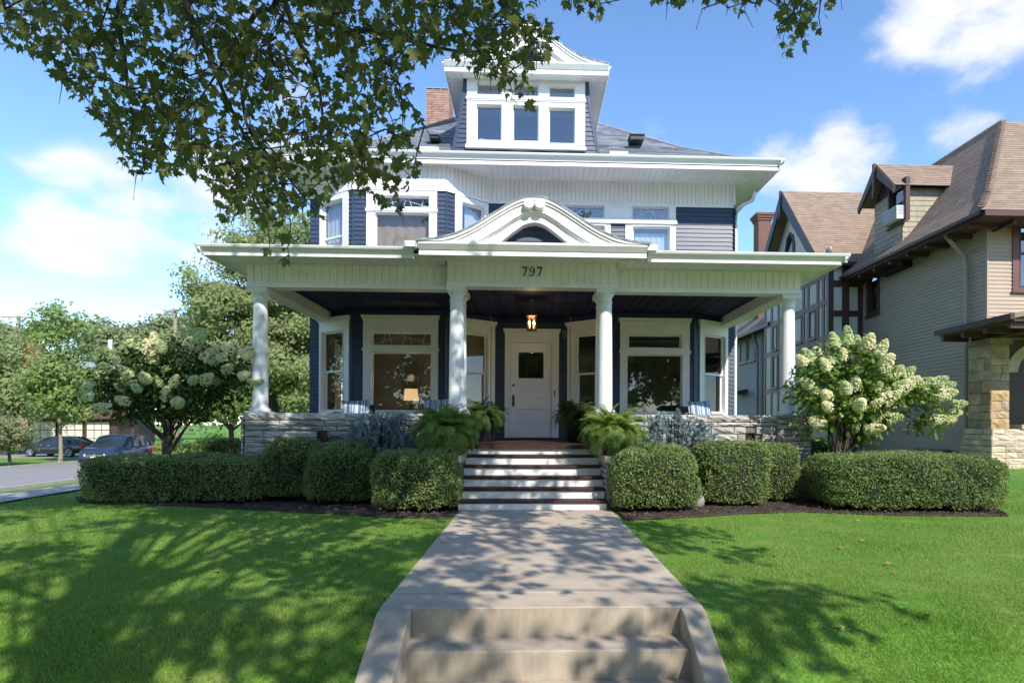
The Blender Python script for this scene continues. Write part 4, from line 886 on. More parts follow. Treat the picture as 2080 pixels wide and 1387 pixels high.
for A, B in ((P0, M0), (M0, K0)):
    A, B = Vector(A), Vector(B); L = (B-A).length; k = int(L/.16)
    for i in range(k):
        p, q2 = A.lerp(B, i/k), A.lerp(B, min(1, (i+1.3)/k)); up = Vector((0, 0, .05)); s1, s2 = Vector((-.0, .16, .10)), Vector((.16, 0, .10))
        b.add([p+s1*.9+up, p+up*1.3, p+s2*.9+up, q2+s1*.9+up*.5, q2+up*.8, q2+s2*.9+up*.5], [(0, 1, 4, 3), (1, 2, 5, 4), (0, 3, 4, 1)])
b.tube([Vector(K0)+Vector((0, 0, .03)), Vector(K1)+Vector((0, 0, .03))], .07, 6); b.build('hip_cap', brownsh, nroof, kind='stuff')
# downspout
x = 12.2; b = MB(); b.tube([atX(1918, 476, 11.6), atX(1930, 490, 11.75), atX(1958, 520, x), atX(1961, 540, x), atX(1961, 931, x)], .055, 8); b.build('downspout', taupe, NB, smooth=True)
# gable dormer with air conditioner
nd = bpy.data.objects.new('gable_dormer', None); COL.objects.link(nd); nd.parent = NB; nd.location = Vector((12, 19.7, 7.2))-origin(NB)
DYN, DYF, DXX = 18.95, 20.5, 11.88
f = Facet((DXX, DYF), (DXX, DYN)); f2 = Facet((DXX, DYN), (14.6, DYN)); zt = 9.0
wa, wb = f.u(1808, 400), f.u(1841, 400); wz0, wz1 = f.z(1825, 456), f.z(1825, 370)
window(f, wa-.06, wb+.06, wz0, wz1, [(wa+.05, wb-.05, wz0+.08, wz1-.08)], nd, glassu, crown=False, kinds=['dh'], trim=timber)
b = MB(f); f.siding(b, 6.9, zt, .17, .02, .28); b.fac = f2; f2.siding(b, 6.9, zt, .17, .02, .28); b.build('wall_shingles', taupesh, nd, kind='stuff')
b = MB(f); pk = zt+1.0; ym = f.L/2
b.add([(0, .0, zt), (f.L, .0, zt), (ym, .0, pk+.05)], [(0, 2, 1)]); b.build('gable_wall', timber, nd)
b = MB(); b.box(DXX+.1, 14.4, DYN+.1, DYF-.1, 6.5, 9.0); b.build('dormer_core', slate, nd)
xo = DXX-.42; pkz = 10.08; ymid = (DYN+DYF)/2; en, ef = DYN-.28, DYF+.28; ez = 8.98
b = MB(); A, B_, T0, T1 = (xo, en, ez), (14.3, en, ez), (xo, ymid, pkz), (14.3, ymid, pkz)
lap(b, A, B_, T0, T1, .135, .3); lap(b, (14.3, ef, ez), (xo, ef, ez), T1, T0, .135, .3); b.quad(A, B_, T1, T0); b.quad((14.3, ef, ez), (xo, ef, ez), T0, T1); b.build('dormer_roof', brownsh, nd, kind='stuff')
def barge(parent, xo, en, ef, ymid, ez, pkz, wd=.3, m=timber):
    for ye in (en, ef):
        d = Vector((0, ymid-ye, pkz-ez)); b = MB(); b.add([(xo-.05, ye, ez-.02), (xo-.05, ymid, pkz-.02), (xo-.05, ymid, pkz-.02-wd*1.35), (xo-.05, ye+.0+(ymid-ye)*.03, ez-wd*.75), (xo+.02, ye, ez-.02), (xo+.02, ymid, pkz-.02), (xo+.02, ymid, pkz-.02-wd*1.35), (xo+.02, ye+(ymid-ye)*.03, ez-wd*.75)], [(0, 1, 2, 3), (7, 6, 5, 4), (0, 4, 5, 1), (2, 6, 7, 3), (0, 3, 7, 4)]); b.build('bargeboard', m, parent)
    b = MB(); b.box(xo-.1, xo-.05, ymid-.06, ymid+.06, pkz-1.0, pkz-.0); b.box(xo-.12, xo-.03, ymid-.045, ymid+.045, pkz-1.15, pkz-1.0); b.build('pendant_post', m, parent)
barge(nd, xo, en, ef, ymid, ez, pkz, .28)
ac = thing('air_conditioner', 'white air conditioner box sticking out of the small dormer window', 'air conditioner', tuple(atX(1818, 438, 11.7)))
c = f.pt((wa+wb)/2, 0, 0); a0 = (wb-wa)/2-.02
b = MB(f); um = (wa+wb)/2; b.cbox(um-a0, um+a0, -.1, .42, wz0+.10, wz0+.55, .0) if 0 else b.box(um-a0, um+a0, -.08, .30, wz0+.06, wz0+.48); b.build('casing', acm, ac)
b = MB(f); b.ring(um-a0+.03, um+a0-.03, wz0+.09, wz0+.45, .025, .30, .315); 
for i in range(9): z = wz0+.16+i*.038; b.box(um-a0+.05, um+a0-.05, .30, .31, z-.04, z-.026)
b.build('rear_grille', mat('ac_grille', (.33, .34, .36), .6), ac)
b = MB(f)
for i in range(6): z = wz0+.2+i*.045; b.box(um+a0, um+a0+.006, .06, .26, z, z+.018)
b.build('side_louvre', mat('ac_louvre', (.40, .40, .40), .6), ac)
# half-timbered bay
hb = bpy.data.objects.new('half_timbered_bay', None); COL.objects.link(hb); hb.parent = NB; hb.location = Vector((11.5, 24, 4))-origin(NB)
b = MB(TB); b.box(0, TB.L, -.06, 0, 1.4, 7.4); b.fac = TS; b.box(0, TS.L, -.06, 0, 1.4, 8.0); b.fac = None; b.build('stucco_panel', stucco, hb)
def beamp(f, a, c, z0, z1, w=.035, m=timber): b = MB(f); b.box(a, c, -.01, w, z0, z1); b.build('timber', m, hb)
U = lambda x: TB.u(x, 640); Z = lambda y: TB.z(1715, y)
for a, c in ((1677, 1692), (1710, 1724), (1742, 1757)): beamp(TB, max(0, U(a)), min(TB.L, U(c)), 1.5, 7.35, .04)
for y1, y0 in ((583, 570), (643, 631), (760, 745), (708, 697)): beamp(TB, 0, TB.L, Z(y1), Z(y0), .03)
for x in (0, .75, 1.5, 2.25, 2.9, 4.0, 4.4, 5.2, 5.65, 6.02): beamp(TS, x, x+(.18 if x not in (0, 6.02) else .17), 1.5, 7.4)
for z in (1.5, 2.85, 4.55, 5.9, 6.9): beamp(TS, 0, TS.L, z, z+.2, .03)
for a, c, z0, z1 in ((3.06, 4.0, 4.75, 5.9), (3.06, 4.0, 3.05, 4.55), (4.58, 5.2, 4.75, 5.9), (4.58, 5.2, 3.05, 4.55), (1.0, 1.6, 3.05, 4.55), (.95, 1.5, 4.75, 5.9)):
    window(TS, a, c, z0, z1, [(a+.09, c-.09, z0+.09, z1-.09)], hb, glassu, crown=False, trim=timber, reg=False)
b = MB(); b.box(11.15, 12.6, 22.1, 28, 1.5, 7); b.build('bay_core', slate, hb)
b = MB(TS); b.box(.3, TS.L, -.5, -.1, -.2, 1.5); b.fac = TB; b.box(.1, TB.L, -.3, -.1, -.2, 1.5); b.fac = None; b.build('bay_foundation', taupe, hb)
gy0, gy1, gym = 21.75, 28.5, 25.15; gx = 10.55; gez, gpk = 7.35, 11.25
b = MB(); A, B_, T0, T1 = (gx, gy0, gez), (16, gy0, gez), (gx, gym, gpk), (16, gym, gpk); lap(b, A, B_, T0, T1, .135, .3); b.quad(A, B_, T1, T0); b.quad((16, gy1, gez), (gx, gy1, gez), T0, T1); b.build('bay_roof', brownsh, hb, kind='stuff')
b = MB(); b.box(gx, 13.5, gy0-.06, gy0+.03, gez-.12, gez+.02); b.build('bay_gutter', timber, hb)
barge(hb, gx, gy0, gy1, gym, gez, gpk, .42, mat('blue_black_bargeboard', (.03, .035, .05), .5))
f = Facet((11.05, gy1-.3), (11.05, gy0+.2)); b = MB(f); b.add([(0, .0, 7.4), (f.L, 0, 7.4), (f.L/2, 0, 11.0)], [(0, 2, 1)]); b.build('gable_wall', stucco, hb)
b = MB(f); um = f.u(1606, 480); pts = [(um-.45, 8.1), (um+.45, 8.1), (um+.45, 9.0), (um+.3, 9.4), (um, 9.6), (um-.3, 9.4), (um-.45, 9.0)]; b.prism(pts, 'y', 0, .06, 0); c2 = [(um+(x-um)*.7, 8.2+(z-8.1)*.86) for x, z in pts]; b.prism(c2, 'y', .06, .07, 1); b.build('arched_window', [timber, cglass], hb)
# rear wing
b = MB(RW); RW.siding(b, .1, 6.1, .11); b.build('rear_clapboards', mat('grey_siding', (.20, .195, .18), .6, .06), NB, kind='stuff')
b = MB(RW); b.box(RW.L-1.5, RW.L, .03, .1, .1, 6.0); b.build('rear_brick_bay', mat('brown_brick', (.13, .085, .06), .85, .3, 14, .3, 60, stretch=(1, 1, 3)), NB)
for xa, xb in ((1505, 1517), (1521, 1533)):
    a, c = RW.u(xa, 715), RW.u(xb, 715); z0, z1 = RW.z(1515, 737), RW.z(1515, 690); window(RW, a-.2, c+.2, z0, z1, [(a, c, z0+.12, z1-.12)], NB, glassu, crown=False, trim=timber, reg=False)
b = MB(); lap(b, (11.0, 38, 6.15), (11.0, 27.6, 6.15), (14, 38, 9.0), (14, 27.6, 9.0), .15, .33); b.quad((11.0, 38, 6.15), (11.0, 27.6, 6.15), (14, 27.6, 9.0), (14, 38, 9.0)); b.build('rear_roof', brownsh, NB, kind='stuff')
b = MB(); b.box(10.95, 11.1, 27.6, 38, 5.98, 6.15); b.box(11.1, 11.6, 27.7, 38, 6.08, 6.12); b.build('rear_gutter', timber, NB)
p = RW.pt(RW.u(1545, 700), .1, 0); b = MB(); b.tube([(11.05, p[1]-.3, 6.0), (11.4, p[1], 5.5), (11.45, p[1], 5.2), (11.45, p[1], -.1)], .06, 7); b.build('rear_downspout', mat('grey_pipe', (.2, .2, .21), .5), NB)
b = MB(RW); u_ = RW.u(1508, 795); z_ = RW.z(1508, 795); b.prism([(0, z_+.1), (.8, z_-.12), (.8, z_-.2), (0, z_-.1)], 'x', u_-.8, u_+.8); b.build('door_hood', timber, NB)
# floodlight camera on the rear wall
p = atX(1528, 812, 11.45); sc_ = thing('security_camera', 'small white security camera on the neighbour wall beside a downspout', 'camera', tuple(p)); b = MB(); b.tube([p, p+Vector((-.1, -.15, -.06))], .05, 8); b.build('housing', acm, sc_); b = MB(); b.tube([p, p+Vector((.12, .02, .1))], .02, 6); b.build('arm', acm, sc_)
# chimney far behind
ca, cb = atY(1541, 432, 31), atY(1567, 432, 31); b = MB(); b.box(ca.x, cb.x, 31, 31.7, 6.5, ca.z-.5); 
for k in range(4): b.box(ca.x-.05*k, cb.x+.05*k, 31-.05*k, 31.7+.05*k, ca.z-.5+.12*k, ca.z-.38+.12*k)
nch = b.build('chimney', mat('brown_chimney_brick', (.19, .10, .075), .9, .3, 12, .4, 50, stretch=(1, 1, 4)), NB)
p = atY(1950, 310, 21.5); b = MB(); b.box(p.x-.12, p.x+.45, 21.3, 21.9, p.z-.6, p.z); b.box(p.x-.05, p.x+.38, 21.4, 21.8, p.z, p.z+.12); b.build('roof_vent', brickm, NB)
# its front porch
b = MB(); b.prism([(10.9, 3.82), (18, 5.4), (18, 5.5), (10.9, 3.93)], 'y', 13.3, 15.85); b.build('porch_roof', brownsh, NB)
b = MB(); b.box(10.82, 10.92, 13.25, 15.85, 3.80, 3.93); b.build('porch_gutter', timber, NB)
b = MB(); b.box(10.95, 17, 13.3, 15.84, 3.76, 3.80); b.box(11.66, 11.85, 13.7, 15.6, 3.6, 3.76); b.build('porch_beam', timber, NB)
for i in range(4): b = MB(); y = 13.4+i*.75; b.box(10.95, 11.64, y, y+.1, 3.62, 3.76); b.build('rafter_tail', timber, NB)
pr = bpy.data.objects.new('porch_pier', None); COL.objects.link(pr); pr.parent = NB; pr.location = Vector((12, 15.2, .3))-origin(NB)
X0_, X1_, Y0_, Y1_ = 11.62, 12.10, 14.85, 15.62
b = MB(); b.box(X0_+.02, X1_-.02, Y0_+.02, Y1_, .2, 3.5); b.build('pier_core', mortd, pr)
stones(Facet((X0_, Y1_), (X0_, Y0_)), 0, Y1_-Y0_, 1.3, 3.45, pr, ochre, rows=(.16, .34), lens=(.25, .5), proud=.04, joint=.013); stones(Facet((X0_, Y0_), (X1_, Y0_)), 0, X1_-X0_, 1.3, 3.45, pr, ochre, rows=(.16, .34), lens=(.25, .5), proud=.04, joint=.013)
b = MB(); b.box(X0_-.06, X1_+.06, Y0_-.06, Y1_, 3.45, 3.6); b.build('pier_cap', ochre, pr)
b = MB(); b.add([(11.35, 14.5, .1), (12.6, 14.5, .1), (12.6, 15.7, .1), (11.35, 15.7, .1), (11.62, 14.78, 1.3), (12.6, 14.78, 1.3), (12.6, 15.7, 1.3), (11.62, 15.7, 1.3)], [(4, 5, 6, 7), (0, 1, 5, 4), (0, 4, 7, 3)]); b.box(12.5, 17, 14.78, 15.0, .1, 1.3); b.build('porch_base', mortd, pr)
for k in range(8):
    z = .15+k*.145; t = (z-.1)/1.2; xo2 = 11.33+.27*t; yo2 = 14.48+.28*t
    stones(Facet((xo2, 15.7), (xo2, yo2)), 0, 15.7-yo2, z, z+.145, pr, creamst, rows=(.144, .146), lens=(.2, .5), proud=.035, joint=.012); stones(Facet((xo2, yo2), (14.2, yo2)), 0, 14.2-xo2, z, z+.145, pr, creamst, rows=(.144, .146), lens=(.25, .6), proud=.035, joint=.012)
b = MB(); b.box(12.3, 17, 14.68, 15.1, 1.31, 1.42); b.build('porch_sill', creamst, pr)
b = MB()     # curved arch bracket of the porch
for i in range(10):
    a0, a1 = math.pi/2*i/10, math.pi/2*(i+1)/10; c0 = Vector((13.55, 0, 2.55))
    q_ = lambda a, r: (13.05-r*math.cos(a), 2.75+r*.82*math.sin(a)); b.prism([q_(a0, .98), q_(a1, .98), q_(a1, .70), q_(a0, .70)], 'y', 14.87, 15.05)
b.build('arch_bracket', creamst, pr)
b = MB(); b.box(12.5, 17, 15.78, 15.84, .5, 3.7); b.build('porch_back_wall', woodd, NB)

# ------------------------------------------------------------------ things on the porch
p = atY(1080, 655, 13.2)
la = thing('porch_lantern', 'square copper lantern glowing over the front door', 'lantern', tuple(p))
s = .092; b = MB()
for sx in (-1, 1):
    for sy in (-1, 1): b.box(p.x+sx*s-.012, p.x+sx*s+.012, p.y+sy*s-.012, p.y+sy*s+.012, p.z-.16, p.z+.15)
b.box(p.x-s-.02, p.x+s+.02, p.y-s-.02, p.y+s+.02, p.z+.13, p.z+.16); b.box(p.x-s-.02, p.x+s+.02, p.y-s-.02, p.y+s+.02, p.z-.175, p.z-.15)
for sx in (-1, 1):
    b.box(p.x+sx*s-.006, p.x+sx*s+.006, p.y-s, p.y+s, p.z+.08, p.z+.09); b.box(p.x-s, p.x+s, p.y+sx*s-.006, p.y+sx*s+.006, p.z+.08, p.z+.09); b.box(p.x-.006, p.x+.006, p.y+sx*s-.004, p.y+sx*s+.004, p.z-.15, p.z+.13)
b.build('frame', copper, la)
b = MB(); b.tube([p+Vector((0, 0, .16)), (p.x, p.y, 4.1)], .012, 6); b.lathe([(.06, 4.07), (.06, 4.1)], (p.x, p.y, 0), 14); b.build('hanging_rod', copper, la)
for dx in (-.05, .05): b = MB(); b.lathe([(.004, -.03), (.022, 0), (.016, .04), (.003, .075)], (p.x+dx, p.y, p.z-.03), 10); b.build('bulb', glow, la); 
b = MB()
for dx in (-.05, .05): b.lathe([(.014, -.15), (.014, -.03)], (p.x+dx, p.y, p.z), 8)
b.build('candle_sleeve', creamst, la)
pl = bpy.data.lights.new('lantern_light', 'POINT'); pl.energy = 9; pl.color = (1, .62, .3); pl.shadow_soft_size = .06; o = bpy.data.objects.new('lantern_light', pl); COL.objects.link(o); o.parent = la; o.location = (0, 0, -.02)
def stripemat():
    m = bpy.data.materials.new('striped_cotton'); m.use_nodes = True; nt = m.node_tree; b = nt.nodes['Principled BSDF']; n = nt.nodes.new; lk = nt.links.new
    t = n('ShaderNodeTexCoord'); sp = n('ShaderNodeSeparateXYZ'); lk(t.outputs['Object'], sp.inputs[0]); r = n('ShaderNodeValToRGB'); r.color_ramp.interpolation = 'CONSTANT'
    fr = mth(nt, 'FRACT', mth(nt, 'MULTIPLY', mth(nt, 'ADD', sp.outputs[0], 3.0), 4.2)); lk(fr, r.inputs['Fac']); e = r.color_ramp.elements
    cols = [(0, (.10, .16, .28)), (.12, (.55, .60, .66)), (.22, (.22, .32, .48)), (.38, (.62, .66, .70)), (.48, (.05, .08, .16)), (.56, (.40, .50, .62)), (.75, (.64, .67, .70)), (.86, (.16, .24, .40))]
    e[0].position = 0; e[0].color = rgba(cols[0][1]); e[1].position = cols[1][0]; e[1].color = rgba(cols[1][1])
    for p_, c_ in cols[2:]: q = e.new(p_); q.color = rgba(c_)
    lk(r.outputs[0], b.inputs['Base Color']); b.inputs['Roughness'].default_value = .9; return m
stripe = stripemat()
def chair(px, py, Y, lab, rz):
    p = atY(px, py, Y); r = thing('wicker_chair', lab, 'chair', (p.x, Y, 1.0), 'wicker porch chairs'); r.rotation_euler = (0, 0, rz)
    def mk(nm, fn): b = MB(); fn(b); o = b.build(nm, wicker, None, loc=(0, 0, 0)); o.parent = r; o.location = (0, 0, 0); return o
    mk('seat', lambda b: b.box(-.33, .33, -.3, .3, .30, .40)); mk('backrest', lambda b: b.prism([(.26, .40), (.38, .40), (.48, .80), (.38, .80)], 'x', -.36, .36))
    for sx in (-1, 1):
        mk('arm', lambda b: b.box(sx*.36-.05, sx*.36+.05, -.3, .36, .56, .62)); 
        for sy in (-.28, .3): mk('leg', lambda b: b.box(sx*.33-.03, sx*.33+.03, sy-.03, sy+.03, 0, .56))
    return r, p
def pillow(px, py, Y, lab, rz, wd=.62):
    p = atY(px, py-8, Y); b = MB(); n = 14; vs = []; fs = []
    for side in (-1, 1):
        for j in range(n):
            for i in range(n):
                u, v = i/(n-1)*2-1, j/(n-1)*2-1; k = (1-u**4)*(1-v**4); vs.append((u*wd/2*(1-.06*(1-abs(v)**2)*abs(u)), side*.085*max(0, k)**.6, v*.235*(1-.10*(1-abs(u)**2))+.02*u))
    for s_ in (0, 1):
        o_ = s_*n*n
        for j in range(n-1):
            for i in range(n-1): q = (o_+j*n+i, o_+j*n+i+1, o_+(j+1)*n+i+1, o_+(j+1)*n+i); fs.append(q if s_ == 0 else q[::-1])
    b.add(vs, fs); o = b.build('cushion', stripe, None, smooth=True, loc=(0, 0, 0)); o.location = (p.x, Y, p.z); o.rotation_euler = (R_(-14), 0, rz); tag(o, lab, 'cushion', 'striped porch cushions'); return o
chair(722, 845, 13.5, 'dark wicker chair under the left front window', .12); pillow(722, 841, 13.35, 'blue striped cushion below the table lamp at the left bay window', .12)
chair(885, 845, 13.5, 'dark wicker chair behind the left bushy fern', -.1); pillow(888, 839, 13.4, 'blue striped cushion peeking out above the left fern', -.1)
chair(1420, 845, 13.5, 'dark wicker chair below the right front window', .3); pillow(1422, 842, 13.35, 'blue striped cushion at the right end of the porch', .25, .6)
# inside the left front room
p = atY(835, 803, 16.0); lt = thing('table_lamp', 'lit table lamp with cream shade seen through the left front window', 'lamp', (p.x, 16, 1.9))
zt = atY(835, 826, 16).z; b = MB(); zt = atY(835, 813, 16).z; b.lathe([(.195, zt), (.165, atY(835, 790, 16).z)], (p.x, 16, 0), 24); b.build('lamp_shade', shade, lt, smooth=True)
b = MB(); b.lathe([(.09, 1.75), (.03, 1.79), (.06, 1.87), (.03, 1.93), (.015, zt+.1)], (p.x, 16, 0), 14); b.build('lamp_base', woodd, lt)
pl = bpy.data.lights.new('lamp_light', 'POINT'); pl.energy = 9; pl.color = (1, .7, .42); pl.shadow_soft_size = .08; o = bpy.data.objects.new('lamp_light', pl); COL.objects.link(o); o.parent = lt; o.location = Vector((p.x, 16, p.z+.3))-lt.location
td = thing('side_table', 'dark wooden table under the lit lamp inside the window', 'table', (p.x, 16, 1.0)); b = MB(); b.box(p.x-.5, p.x+.6, 15.75, 16.3, 1.69, 1.74); b.build('table_top', woodd, td)
for sx in (-.45, .55):
    for sy in (15.8, 16.25): b = MB(); b.box(p.x+sx-.03, p.x+sx+.03, sy-.03, sy+.03, 1.0, 1.69); b.build('leg', woodd, td)
p2 = atY(835, 768, 17.2); gl_ = thing('glass_globe_lamp', 'round white globe lamp behind the shaded table lamp', 'lamp', (p2.x, 17.2, 1.0)); b = MB(); b.lathe([(.12*math.sin(math.pi*i/12)+.001, -.12*math.cos(math.pi*i/12)) for i in range(13)], (p2.x, 17.2, p2.z), 18); b.build('globe', potst, gl_, smooth=True); b = MB(); b.lathe([(.14, 1.0), (.14, 1.03), (.02, 1.06), (.02, p2.z-.3), (.10, p2.z-.25), (.09, p2.z-.1)], (p2.x, 17.2, 0), 14); b.build('stand', woodd, gl_)
p = DF.pt(du(978), -.03, dz(283)); mg = thing('marked_cup', 'little white cup with a dark mark on the left dormer window sill', 'lantern', (p[0], p[1], p[2]-.08)); b = MB(); b.box(p[0]-.055, p[0]+.055, p[1]-.0+.16, p[1]+.22, p[2]-.08, p[2]+.08); b.build('box', potst, mg); b = MB(); b.box(p[0]-.01, p[0]+.012, p[1]+.15, p[1]+.159, p[2]-.05, p[2]+.06); b.box(p[0]-.03, p[0]+.03, p[1]+.15, p[1]+.159, p[2]+.05, p[2]+.065); b.build('dark_mark', slate, mg)  # stands for a small white cup with a dark mark, gives no light

# ferns in black pots
def frond_mesh(i, m):
    random.seed(100+i); V = []; Fq = []; n = 30; L = .70
    pts = []; a = R_(74-9*i); x = z = 0
    for k in range(n+1): pts.append((x, z)); a -= R_(2.9+.8*i)*(.55+1.0*k/n); x += L/n*math.cos(a); z += L/n*math.sin(a)
    for k in range(1, n):
        (x0, z0), (x1, z1) = pts[k], pts[k+1]; t = k/n; ln = .105*math.sin(math.pi*min(1, .12+.88*(1-t)**.8))**.7*(1.05-.2*t)
        for s in (-1, 1):
            b0 = len(V); dx, dz_ = (x1-x0)*.85, (z1-z0)*.85; dr = -.35*ln-.01*random.random()
            V += [(x0, 0, z0), (x0+dx*.62, 0, z0+dz_*.62), (x0+dx*1.1, s*ln*.6, z0+dz_*.9+dr*.4), (x0+dx*1.5, s*ln, z0+dz_*1.4+dr), (x0+dx*.45, s*ln*.6, z0+dr*.5)]; Fq.append((b0, b0+1, b0+2, b0+3, b0+4))
    me = bpy.data.meshes.new('frond'); me.from_pydata(V, [], Fq); me.materials.append(m); return me
FR = {m.name: [frond_mesh(i, m) for i in range(5)] for m in (fernm, ferndk)}
def fern(lab, c, zb, m, nfr, sc, potr=.22, poth=.30):
    r = thing('potted_fern', lab, 'fern', (c[0], c[1], zb), 'potted ferns flanking the porch steps'); b = MB(); b.lathe([(potr*.72, zb), (potr*.8, zb+.02), (potr, zb+poth-.05), (potr*1.08, zb+poth-.04), (potr*1.08, zb+poth), (potr*.9, zb+poth-.02)], (c[0], c[1], 0), 20); b.build('pot', blackm, r, smooth=True)
    for k in range(nfr):
        a = k*2.39996+random.uniform(-.2, .2); t = k/nfr; s = sc*random.uniform(.8, 1.12); tl = R_(-34*t+random.uniform(-14, 16)+4)
        mt = Matrix.Rotation(a, 3, 'Z') @ Matrix.Rotation(tl, 3, 'Y') @ Matrix.Rotation(random.uniform(-.5, .5), 3, 'X')
        place(FR[m.name][k % 5], 'frond', r, (c[0]+.04*math.cos(a), c[1]+.04*math.sin(a), zb+poth-.02), mt.to_euler(), (s, s, s))
    return r
fern('big dark green fern in a black pot on the left stair pedestal', (-1.43, 10.25), .862, fernm, 170, 1.04)
fern('sunlit yellow green fern in a black pot on the right stair pedestal', (1.40, 10.2), .862, fernm, 170, 1.0)
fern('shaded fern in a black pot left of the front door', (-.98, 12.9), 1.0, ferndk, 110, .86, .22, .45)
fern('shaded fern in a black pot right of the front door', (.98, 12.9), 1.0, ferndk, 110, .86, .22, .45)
# ------------------------------------------------------------------ hedges
def hedge(name, lab, c, h, ex=4.0, n=15000, group=None, rz=0, lump=.09, size=.031, m=None):
    n = int(n*1.3); cx, cy, cz = c; a, b_, cc = h; r = thing(name, lab, 'hedge', (cx, cy, cz-cc), group)
    def surf(d):      # superellipsoid radius along direction d
        q = (np.abs(d[:, 0]/a)**ex+np.abs(d[:, 1]/b_)**ex+np.abs(d[:, 2]/cc)**ex)**(-1/ex)
        P = d*q[:, None]
        k = 2.6; ph = cx*3.1
        lf_ = np.sin(P[:, 0]*k+ph)*np.sin(P[:, 1]*k*1.2+1)+np.sin(P[:, 2]*k*1.5+ph*2)*np.cos(P[:, 0]*k*1.7)+.6*np.sin(P[:, 0]*7+ph)*np.sin(P[:, 2]*8)
        return P*(1+lump*.35*lf_/np.linalg.norm(P, axis=1))[:, None], lf_
    box = (rng.random((n*2, 3))*2-1); ax = rng.choice(3, n*2, p=np.array([b_*cc, a*cc, a*b_*.9])/(b_*cc+a*cc+a*b_*.9)); box[np.arange(n*2), ax] = np.sign(box[np.arange(n*2), ax]+1e-9)
    d = box*np.array([a, b_, cc]); d = d[(d[:, 2] > -cc*.97)][:n]; d = unit(d); P, lf_ = surf(d)
    N_ = np.stack([np.sign(P[:, 0])*np.abs(P[:, 0]/a)**(ex-1)/a, np.sign(P[:, 1])*np.abs(P[:, 1]/b_)**(ex-1)/b_, np.sign(P[:, 2])*np.abs(P[:, 2]/cc)**(ex-1)/cc], 1); N_ = unit(N_)
    low = P[:, 2] < -cc*.8
    P = P-N_*(rng.random(len(P))**1.6*.07)[:, None]; P[low] -= N_[low]*(.06*rng.random(low.sum()))[:, None]
    hole = np.sin(P[:, 0]*13+cx+np.sin(P[:, 2]*9))*np.sin(P[:, 2]*15+cy)+.5*np.sin(P[:, 0]*29)*np.sin(P[:, 2]*31+1) > .62
    P[hole] -= N_[hole]*.045; sh = rng.random(len(P)) < .02; P[sh] += N_[sh]*(.02+.05*rng.random(sh.sum()))[:, None]
    cs, sn = math.cos(rz), math.sin(rz)
    def W_(Q): return np.stack([Q[:, 0]*cs-Q[:, 1]*sn+cx, Q[:, 0]*sn+Q[:, 1]*cs+cy, Q[:, 2]+cz], 1)
    Nw = W_(N_)-np.array([cx, cy, cz]); Pw = W_(P); tip = Nw*.8+rng.normal(size=Nw.shape)*.6+np.array([0, 0, .35])
    leafobj('foliage', DIAMOND, Pw, Nw*.5+rng.normal(size=Nw.shape)*.75, size*(.6+.8*rng.random(len(P))), m or hedgel, r, tip)
    # dark solid core added to block light inside the hedge
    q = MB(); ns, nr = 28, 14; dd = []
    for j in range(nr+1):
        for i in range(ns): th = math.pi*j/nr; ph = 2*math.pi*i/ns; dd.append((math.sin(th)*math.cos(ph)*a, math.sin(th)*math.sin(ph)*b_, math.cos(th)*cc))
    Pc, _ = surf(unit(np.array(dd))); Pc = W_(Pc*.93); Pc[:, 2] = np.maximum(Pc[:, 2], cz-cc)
    q.add([tuple(p) for p in Pc], [(j*ns+i, j*ns+(i+1) % ns, (j+1)*ns+(i+1) % ns, (j+1)*ns+i) for j in range(nr) for i in range(ns)]); q.build('dark_core', core, r, smooth=True)
    return r
def hp(xl, xr, Y): return (atY(xl, 980, Y).x+atY(xr, 980, Y).x)/2, (atY(xr, 980, Y).x-atY(xl, 980, Y).x)/2
def H_(name, lab, xl, xr, ytop, Yc, depth, n, group, ex=4.0, zb=0.0, lump=.09, rz=0):
    cx, a = hp(xl, xr, Yc-depth*.55); zt = float(atY((xl+xr)/2, ytop, Yc-depth*.3).z); hh = (zt-zb)/2
    return hedge(name, lab, (cx, Yc, zb+hh), (a, depth, hh), ex, n, group, rz, lump)
G = 'clipped hedges in front of the porch'
H_('clipped_hedge', 'long low dark hedge at the far left under the shaded hydrangea', 168, 540, 926, 11.0, .75, 26000, G, 6.0, lump=.08)
H_('clipped_hedge', 'third round hedge left of the steps, beside the long left hedge', 533, 645, 892, 11.0, .55, 13000, G, 3.6)
H_('clipped_hedge', 'second round hedge left of the steps, between two others', 618, 768, 900, 10.55, .62, 15000, G, 3.6)
H_('clipped_hedge', 'boxy dark hedge next to the left side of the porch steps', 750, 932, 914, 9.72, .66, 19000, G, 4.0)
H_('clipped_hedge', 'boxy half lit hedge next to the right side of the porch steps', 1241, 1423, 904, 9.7, .66, 19000, G, 3.6)
H_('clipped_hedge', 'tall sunlit square hedge second from the right of the steps', 1420, 1566, 893, 10.25, .55, 16000, G, 4.2)
H_('clipped_hedge', 'narrow sunlit hedge in front of the right corner column', 1540, 1622, 899, 10.85, .5, 12000, G, 4.6)
H_('clipped_hedge', 'long low sunlit hedge below the white hydrangea on the right', 1688, 2030, 922, 9.95, .85, 34000, G, 5.0, lump=.1, rz=-.13)
H_('clipped_hedge', 'small mounded hedge behind the long left hedge by the stone wall', 405, 500, 893, 12.6, .6, 8000, G, 2.8)
H_('clipped_hedge', 'small mounded hedge right of the stone wall corner', 1632, 1712, 891, 12.2, .5, 8000, G, 2.8)
p = Vector((2.72, 9.9, .12)); b = MB(); b.lathe([(.16*math.sin(math.pi*i/10)+.001, -.14*math.cos(math.pi*i/10)) for i in range(11)], tuple(p), 12); o = b.build('garden_rock', stonem, None, smooth=True, loc=tuple(p)); tag(o, 'pale round rock in the mulch between two right hedges', 'rock')
